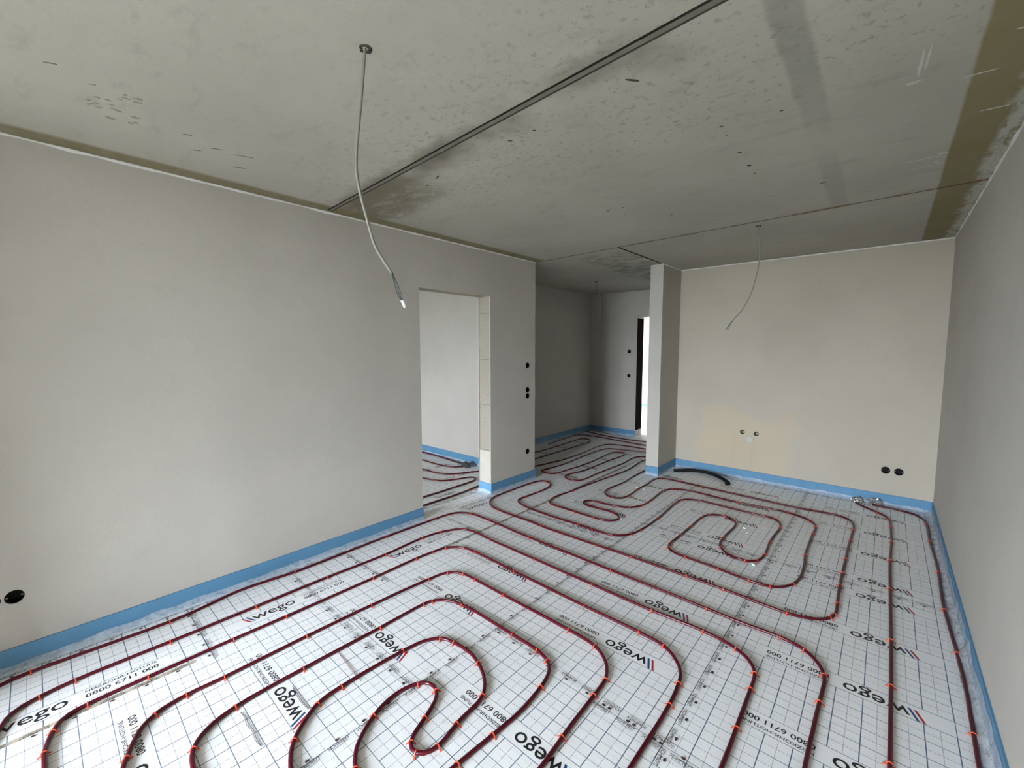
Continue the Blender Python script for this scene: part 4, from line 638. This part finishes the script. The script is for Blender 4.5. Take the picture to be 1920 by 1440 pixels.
tape(-0.40, 1.600, -1.66, 1.665, off=-0.010, start=0.16)
tape(-0.95, 1.590, -0.36, 1.565, off=-0.008)
tape(0.33, 3.60, -1.60, 3.63, off=-0.010)
tape(-1.62, 3.11, -2.62, 3.125, off=-0.010)
tape(-2.55, 2.49, -3.14, 2.50, off=-0.010)
tape(-2.600, 5.3, -2.605, 2.0, off=-0.004, width=0.026, mat='brown')
tape(-2.585, 0.45, -2.600, -0.5, off=-0.003, width=0.024, mat='brown')
tape(-3.157, 2.30, -3.157, -0.4, off=0.004, width=0.045)
tape(0.350, 5.6, 0.352, 0.6, off=0.004, width=0.045)
tape(-3.14, 2.72, -3.12, 3.9, off=-0.008)
tape(-3.40, 2.45, -3.37, 3.2, off=-0.008)
tape(-2.606, 4.0, -2.606, 6.9, off=-0.008)
tape(-2.05, 5.60, 0.3, 5.60, off=-0.008)

# ================================================================== HEATING PIPES
PR, PZ = 0.0087, 0.0094
def dense(pts, step=0.025):
    out = []
    for (xa_, ya_), (xb_, yb_) in zip(pts[:-1], pts[1:]):
        n = max(1, int(math.hypot(xb_ - xa_, yb_ - ya_) / step))
        out += [(xa_ + (xb_ - xa_) * k / n, ya_ + (yb_ - ya_) * k / n) for k in range(n)]
    return out + [pts[-1]]
# barbed clip, one shared mesh: arch over the pipe, two legs, small outward barbs
def clip_mesh():
    hw, th = 0.0022, 0.0023; prof = []
    ri = PR + 0.0006
    def ring(r): return [(r * math.cos(a), PZ + r * math.sin(a)) for a in [math.pi * k / 8 for k in range(9)]]
    inner = [(ri, 0.0005)] + ring(ri) + [(-ri, 0.0005)]; outer = [(ri + th, 0.0005)] + ring(ri + th) + [(-ri - th, 0.0005)]
    n = len(inner); V, Fc = [], []
    for y in (-hw, hw):
        V += [(x, y, z) for x, z in inner] + [(x, y, z) for x, z in outer]
    for i in range(n - 1):
        Fc += [[i, i + 1, n + i + 1, n + i], [2 * n + i, 3 * n + i, 3 * n + i + 1, 2 * n + i + 1], [n + i, n + i + 1, 3 * n + i + 1, 3 * n + i], [i, 2 * n + i, 2 * n + i + 1, i + 1]]
    for s in (-1, 1):
        k = len(V); x0, x1 = s * (ri + th * 0.5), s * (ri + th + 0.0095)
        V += [(x0, -hw, 0.0075), (x0, hw, 0.0075), (x0, -hw, 0.0035), (x0, hw, 0.0035), (x1, -hw * 1.6, 0.0022), (x1, hw * 1.6, 0.0022), (x1, -hw * 1.6, 0.0007), (x1, hw * 1.6, 0.0007)]
        Fc += [[k, k + 1, k + 5, k + 4], [k + 2, k + 6, k + 7, k + 3], [k, k + 4, k + 6, k + 2], [k + 1, k + 3, k + 7, k + 5], [k + 4, k + 5, k + 7, k + 6]]
    me = bpy.data.meshes.new('clip'); me.from_pydata(V, [], Fc); me.materials.append(M['clip']); me.update()
    bm = bmesh.new(); bm.from_mesh(me); bmesh.ops.recalc_face_normals(bm, faces=bm.faces[:]); bm.to_mesh(me); bm.free()
    return me
ME_CLIP = clip_mesh()
LAB = {
 'near': 'dark red heating pipe laid in a wide double spiral across the foreground',
 'far': 'dark red heating pipe winding in tight bends from the hall mouth to the back wall',
 'h3': 'heating pipe bending once across the middle of the dark hall floor',
 'h4': 'heating pipe hairpin lying close to the left wall of the dark hall',
 'h5': 'heating pipe second from the end wall of the dark hall',
 'h6': 'heating pipe closest to the end wall of the dark hall',
 'q1': 'heating pipe running along the blue strip behind the doorway into dark foam',
 'q2': 'second heating pipe behind the doorway, curving into the dark foam lump',
 'q3': 'third heating pipe behind the doorway, sagging in a shallow curve',
 'q4': 'heating pipe with a narrow hairpin bend seen through the doorway',
 'q5': 'straight heating pipe just inside the doorway threshold'}
for nme, pts in PIPES.items():
    path = [(x, y, PZ) for x, y in dense(pts)]
    V, Fc = tube(path, PR, 10)
    ob = mesh_obj('heating_pipe', V, Fc, 'pipe', smooth=True)
    tag(ob, LAB[nme], 'pipe', 'dark red floor heating pipes')
    for (x, y, a) in CLIPS[nme]:
        link('clip', ME_CLIP, ob, (x, y, 0.0), a + math.pi / 2 + math.sin(x * 91 + y * 57) * 0.12)

# ================================================================== SMALL THINGS
def socket(x, y, z, ax, label, wall_o, r=0.034):
    d = 0.045; prof = [(r + 0.0012, 0.0018), (r + 0.0012, -0.001), (r - 0.002, -0.001)]
    N = 24; V, Fc = [], []
    rings = [(r - 0.0005, d), (r - 0.0005, -0.0008), (r - 0.004, -0.0008), (r - 0.005, d - 0.004)]
    for rr, t in rings:
        for k in range(N):
            q = 2 * math.pi * k / N; c, s = rr * math.cos(q), rr * math.sin(q)
            V.append((x - t, y + c, z + s) if ax == 'X' else (x + c, y + t, z + s))
    for i in range(3):
        for k in range(N): Fc.append([i * N + k, i * N + (k + 1) % N, (i + 1) * N + (k + 1) % N, (i + 1) * N + k])
    Fc += [list(range(N)), [3 * N + k for k in range(N)]]
    V = [tuple(v) for v in V]
    o = mesh_obj('socket_box', V, Fc, 'black'); bm = bmesh.new(); bm.from_mesh(o.data); bmesh.ops.recalc_face_normals(bm, faces=bm.faces[:]); bm.to_mesh(o.data); bm.free()
    tag(o, label, 'socket box', 'flush socket boxes in the walls')
    # two fixing ears with screws inside the rim
    for s in (-1, 1):
        e = 0.004; cc = s * (r - 0.009)
        b = (x - 0.012, x - 0.006, y + cc - e, y + cc + e, z - e, z + e) if ax == 'X' else (x + cc - e, x + cc + e, y + 0.006, y + 0.012, z - e, z + e)
        mesh_obj('screw_lug', *boxes([b]), 'brass', o)
    return o
socket(XL, -0.145, 0.372, 'X', 'round black socket box low on the left wall, near the photo edge', wl)
socket(XL, -0.222, 0.372, 'X', 'black socket box cut off by the left photo edge', wl)
socket(XL, 3.872, 1.406, 'X', 'topmost black switch box on the wall end right of the doorway', wl)
socket(XL, 3.873, 1.114, 'X', 'upper box of the touching pair right of the doorway', wl)
socket(XL, 3.874, 1.041, 'X', 'lower box of the touching pair right of the doorway', wl)
socket(XL, 3.875, 0.369, 'X', 'lowest black box on the wall end right of the doorway', wl)
socket(0.043, YB, 0.364, 'Y', 'left one of two black socket boxes low on the back wall', wb, 0.036)
socket(0.143, YB, 0.364, 'Y', 'right one of two black socket boxes low on the back wall', wb, 0.036)
socket(-3.512, YH, 1.550, 'Y', 'upper black box on the hall end wall beside the bright doorway', whb)
socket(-3.512, YH, 1.110, 'Y', 'lower black box on the hall end wall beside the bright doorway', whb)

# water outlets and drain cap on the back wall
def lathe_y(prof, x, z, n=20):
    V, Fc = [], []
    for r, t in prof:
        for k in range(n):
            q = 2 * math.pi * k / n; V.append((x + r * math.cos(q), YB + t, z + r * math.sin(q)))
    for i in range(len(prof) - 1):
        for k in range(n): Fc.append([i * n + k, i * n + (k + 1) % n, (i + 1) * n + (k + 1) % n, (i + 1) * n + k])
    Fc += [list(range(n))[::-1], [(len(prof) - 1) * n + k for k in range(n)]]
    return V, Fc
for x, z, lab in ((-1.287, 0.583, 'left brass water outlet recessed in the damp patch'), (-1.136, 0.580, 'right brass water outlet recessed in the damp patch')):
    t = empty('water_outlet', (0, 0, 0)); tag(t, lab, 'water outlet', 'water outlets on the back wall')
    mesh_obj('sleeve', *lathe_y([(0.0255, 0.045), (0.0255, 0.001), (0.023, 0.001), (0.022, 0.040)], x, z), 'black', t)
    mesh_obj('fitting', *lathe_y([(0.017, 0.042), (0.017, 0.006), (0.015, 0.003), (0.010, 0.003), (0.009, 0.020)], x + 0.004, z), 'brass', t, smooth=False)
dc = empty('drain_cap', (0, 0, 0)); tag(dc, 'round white drain cap on the back wall below the water outlets', 'drain cap')
mesh_obj('cap', *lathe_y([(0.044, 0.002), (0.044, -0.014), (0.040, -0.019), (0.034, -0.019), (0.032, -0.016)], -1.204, 0.502, 28), 'white', dc)
mesh_obj('rim', *lathe_y([(0.050, 0.001), (0.050, -0.005), (0.045, -0.006)], -1.204, 0.502, 28), 'white', dc)

# hanging lamp cables
def cable(path, wires, rad, label, hole_r):
    t = empty('ceiling_cable', path[0]); tag(t, label, 'cable', 'lamp cables hanging from the ceiling')
    off = Vector(path[0])
    def part(name, pts, r, mat, sides=8):
        V, Fc = tube([p - off for p in spline(pts, 0.015)], r, sides); return mesh_obj(name, V, Fc, mat, t, smooth=True)
    part('sheath', path, rad, 'cable', 10)
    for i, w in enumerate(wires):
        part('wire', w, 0.0017, 'wire_dark', 6)
    # ragged hole in the slab
    zc = H - path[0][2]; N = 14; V = [(0, 0, zc + 0.004)]; rnd = random.Random(len(label))
    for k in range(N):
        q = 2 * math.pi * k / N; r = hole_r * rnd.uniform(0.7, 1.15); V.append((r * math.cos(q), r * math.sin(q), zc - 0.004))
    for k in range(N):
        q = 2 * math.pi * k / N; r = hole_r * rnd.uniform(0.9, 1.3); V.append((r * math.cos(q), r * math.sin(q), zc + 0.001))
    Fc = [[0, k + 1, (k + 1) % N + 1] for k in range(N)] + [[k + 1, N + k + 1, N + (k + 1) % N + 1, (k + 1) % N + 1] for k in range(N)]
    mesh_obj('drill_hole', V, Fc, 'chip', t)
    return t, part
t, part = cable([(-1.391, 0.814, 2.64), (-1.399, 0.799, 2.469), (-1.411, 0.780, 2.273), (-1.409, 0.783, 2.176), (-1.397, 0.805, 2.061), (-1.383, 0.829, 1.962), (-1.356, 0.874, 1.877)],
      [[(-1.356, 0.874, 1.880), (-1.347, 0.889, 1.822), (-1.338, 0.903, 1.775)], [(-1.356, 0.876, 1.880), (-1.343, 0.893, 1.825), (-1.336, 0.906, 1.776)], [(-1.357, 0.873, 1.880), (-1.350, 0.886, 1.815), (-1.340, 0.902, 1.774)]],
      0.0052, 'long grey cable with bare wires hanging in the foreground', 0.021)
part('connector', [(-1.339, 0.902, 1.782), (-1.336, 0.907, 1.770), (-1.333, 0.911, 1.756)], 0.006, 'wire_tip', 8)
cable([(-0.874, 4.091, 2.64), (-0.860, 4.094, 2.466), (-0.855, 4.095, 2.356), (-0.863, 4.093, 2.269), (-0.879, 4.09, 2.182), (-0.898, 4.086, 2.094), (-0.93, 4.079, 2.006), (-0.97, 4.07, 1.927), (-1.023, 4.059, 1.86)],
      [[(-1.020, 4.06, 1.863), (-1.054, 4.053, 1.815), (-1.079, 4.048, 1.762)], [(-1.020, 4.06, 1.863), (-1.050, 4.054, 1.810), (-1.060, 4.052, 1.766)], [(-1.020, 4.06, 1.863), (-1.058, 4.052, 1.812), (-1.085, 4.047, 1.764)]],
      0.0050, 'thin grey cable hanging in front of the back wall', 0.022)
cable([(-3.408, 5.779, 2.64), (-3.378, 5.797, 2.463), (-3.348, 5.814, 2.325), (-3.339, 5.82, 2.163), (-3.365, 5.805, 2.001), (-3.391, 5.789, 1.895)],
      [[(-3.389, 5.79, 1.90), (-3.404, 5.781, 1.83), (-3.424, 5.769, 1.764)], [(-3.389, 5.79, 1.90), (-3.398, 5.785, 1.83), (-3.408, 5.779, 1.78)]],
      0.004, 'pale cable hanging in the dark hall', 0.022)

# black corrugated conduit on the floor
cp = spline([(-2.01, 5.44, 0.020), (-1.93, 5.50, 0.022), (-1.80, 5.575, 0.030), (-1.62, 5.575, 0.032), (-1.46, 5.49, 0.026), (-1.355, 5.385, 0.021), (-1.325, 5.33, 0.018), (-1.348, 5.300, 0.017)], 0.004)
V, Fc = tube(cp, 0.02, 14, radii=[0.0205 if (i // 2) % 2 else 0.0178 for i in range(len(cp))])
tag(mesh_obj('corrugated_conduit', V, Fc, 'conduit', smooth=True), 'black corrugated conduit curving on the floor beside the pier', 'conduit')

# crumpled foil round the pipe ends at the back wall
def lump(name, c, sx, sy, sz, mat, seed, amp=0.5, sub=3, parent=None):
    bm = bmesh.new(); bmesh.ops.create_icosphere(bm, subdivisions=sub, radius=1.0)
    for v in bm.verts:
        d = v.co.normalized(); k = 1 + amp * noise.noise(d * 2.6 + Vector((seed, 0, 0))) + amp * 0.5 * noise.noise(d * 6 + Vector((0, seed, 0)))
        v.co = Vector((d.x * sx * k, d.y * sy * k, max(-sz * 0.55, d.z * sz * k)))
    me = bpy.data.meshes.new(name); bm.to_mesh(me); bm.free(); me.materials.append(M[mat])
    return link(name, me, parent, c)
def shreds(name, c, n, seed, mat, parent, ln=0.05):
    rnd = random.Random(seed); V, Fc = [], []
    for i in range(n):
        a = rnd.uniform(0, 2 * math.pi); e = rnd.uniform(0.1, 1.0); l = rnd.uniform(0.4, 1.0) * ln; w = 0.005
        d = Vector((math.cos(a) * math.cos(e), -abs(math.sin(a)) * math.cos(e), math.sin(e) * 0.7)); s = Vector((-d.y, d.x, 0)).normalized() * w
        k = len(V); m_ = d * l * 0.5 + Vector((0, 0, 0.006 * rnd.random()))
        for p in (-s, s, m_ + s, m_ - s, d * l + s * 0.4 + Vector((0, 0, -0.004)), d * l - s * 0.4): V.append(tuple(p))
        Fc += [[k, k + 1, k + 2, k + 3], [k + 3, k + 2, k + 4, k + 5]]
    return mesh_obj(name, V, Fc, mat, parent, loc=c)
f = empty('foil_wrap', (-0.165, 5.635, 0)); tag(f, 'left lump of crumpled silver foil on a pipe end at the back wall', 'foil wrap', 'foil wraps at the back wall')
lump('foil', (0, 0, 0.016), 0.050, 0.030, 0.032, 'silver', 1.3, parent=f); shreds('foil_shreds', (-0.01, 0, 0.016), 12, 4, 'foam_dark', f, 0.06)
f = empty('foil_wrap', (-0.030, 5.650, 0)); tag(f, 'right lump of crumpled silver foil on a pipe end at the back wall', 'foil wrap', 'foil wraps at the back wall')
lump('foil', (0, 0, 0.020), 0.058, 0.034, 0.042, 'silver', 4.1, 0.7, parent=f); shreds('foil_shreds', (0.01, 0, 0.02), 9, 9, 'silver', f, 0.05)
f = empty('pipe_sleeve', (-4.22, 3.80, 0)); tag(f, 'dark foam lump round pipe ends in the room behind the doorway', 'pipe sleeve')
lump('foam', (0, 0, 0.025), 0.085, 0.042, 0.040, 'foam_dark', 2.2, 0.5, parent=f); shreds('foam_shreds', (-0.08, 0, 0.02), 9, 2, 'foam_dark', f, 0.12)

# thread scraps on the film
def thread(pts, mat, label, seed):
    rnd = random.Random(seed); parts = []
    for k in range(2):
        pp = [(x + rnd.uniform(-0.002, 0.002), y + (0.004 if k else -0.003) * math.sin(math.pi * i / (len(pts) - 1)) + rnd.uniform(-0.0015, 0.0015), 0.0022 + 0.0006 * k) for i, (x, y) in enumerate(pts)]
        parts.append(tube(spline(pp, 0.01), 0.0008, 5))
    tag(mesh_obj('thread_scrap', *merge(parts), mat, smooth=True), label, 'thread')
thread([(-2.054, 0.505), (-2.006, 0.508), (-1.966, 0.503), (-1.915, 0.509), (-1.858, 0.504), (-1.811, 0.508)], 'thread', 'dark doubled thread on the film left of the wego print, bottom left', 1)
thread([(-2.037, 0.714), (-1.979, 0.711), (-1.914, 0.706), (-1.851, 0.711)], 'thread', 'short dark thread lying just right of the wego print, bottom left', 2)
thread([(-2.094, 0.967), (-1.987, 0.960), (-1.901, 0.952), (-1.822, 0.948)], 'thread_red', 'thin purple thread crossing under a foreground pipe', 3)
# white foam crumbs
CRUMB = ['tiny white foam crumb left of the pipe bend nearest the pier', 'white foam crumb just right of the pipe bend nearest the pier', 'white foam crumb at the tip of the narrow pipe hairpin', 'upper of two foam crumbs inside the small pipe loop', 'lower of two foam crumbs inside the small pipe loop', 'foam crumb below the small pipe loop beside the taped seam']
for i, (x, y) in enumerate(((-2.091, 4.524), (-1.999, 4.506), (-1.792, 3.563), (-0.879, 4.104), (-0.836, 4.010), (-0.661, 3.438))):
    o = lump('foam_crumb', (x, y, 0.006), 0.013 + 0.004 * (i % 3), 0.007, 0.007, 'crumb', i * 1.7, 0.6, 1)
    o.rotation_euler = (0, 0, i * 1.1)
    tag(o, CRUMB[i], 'foam crumb', 'foam crumbs on the film')
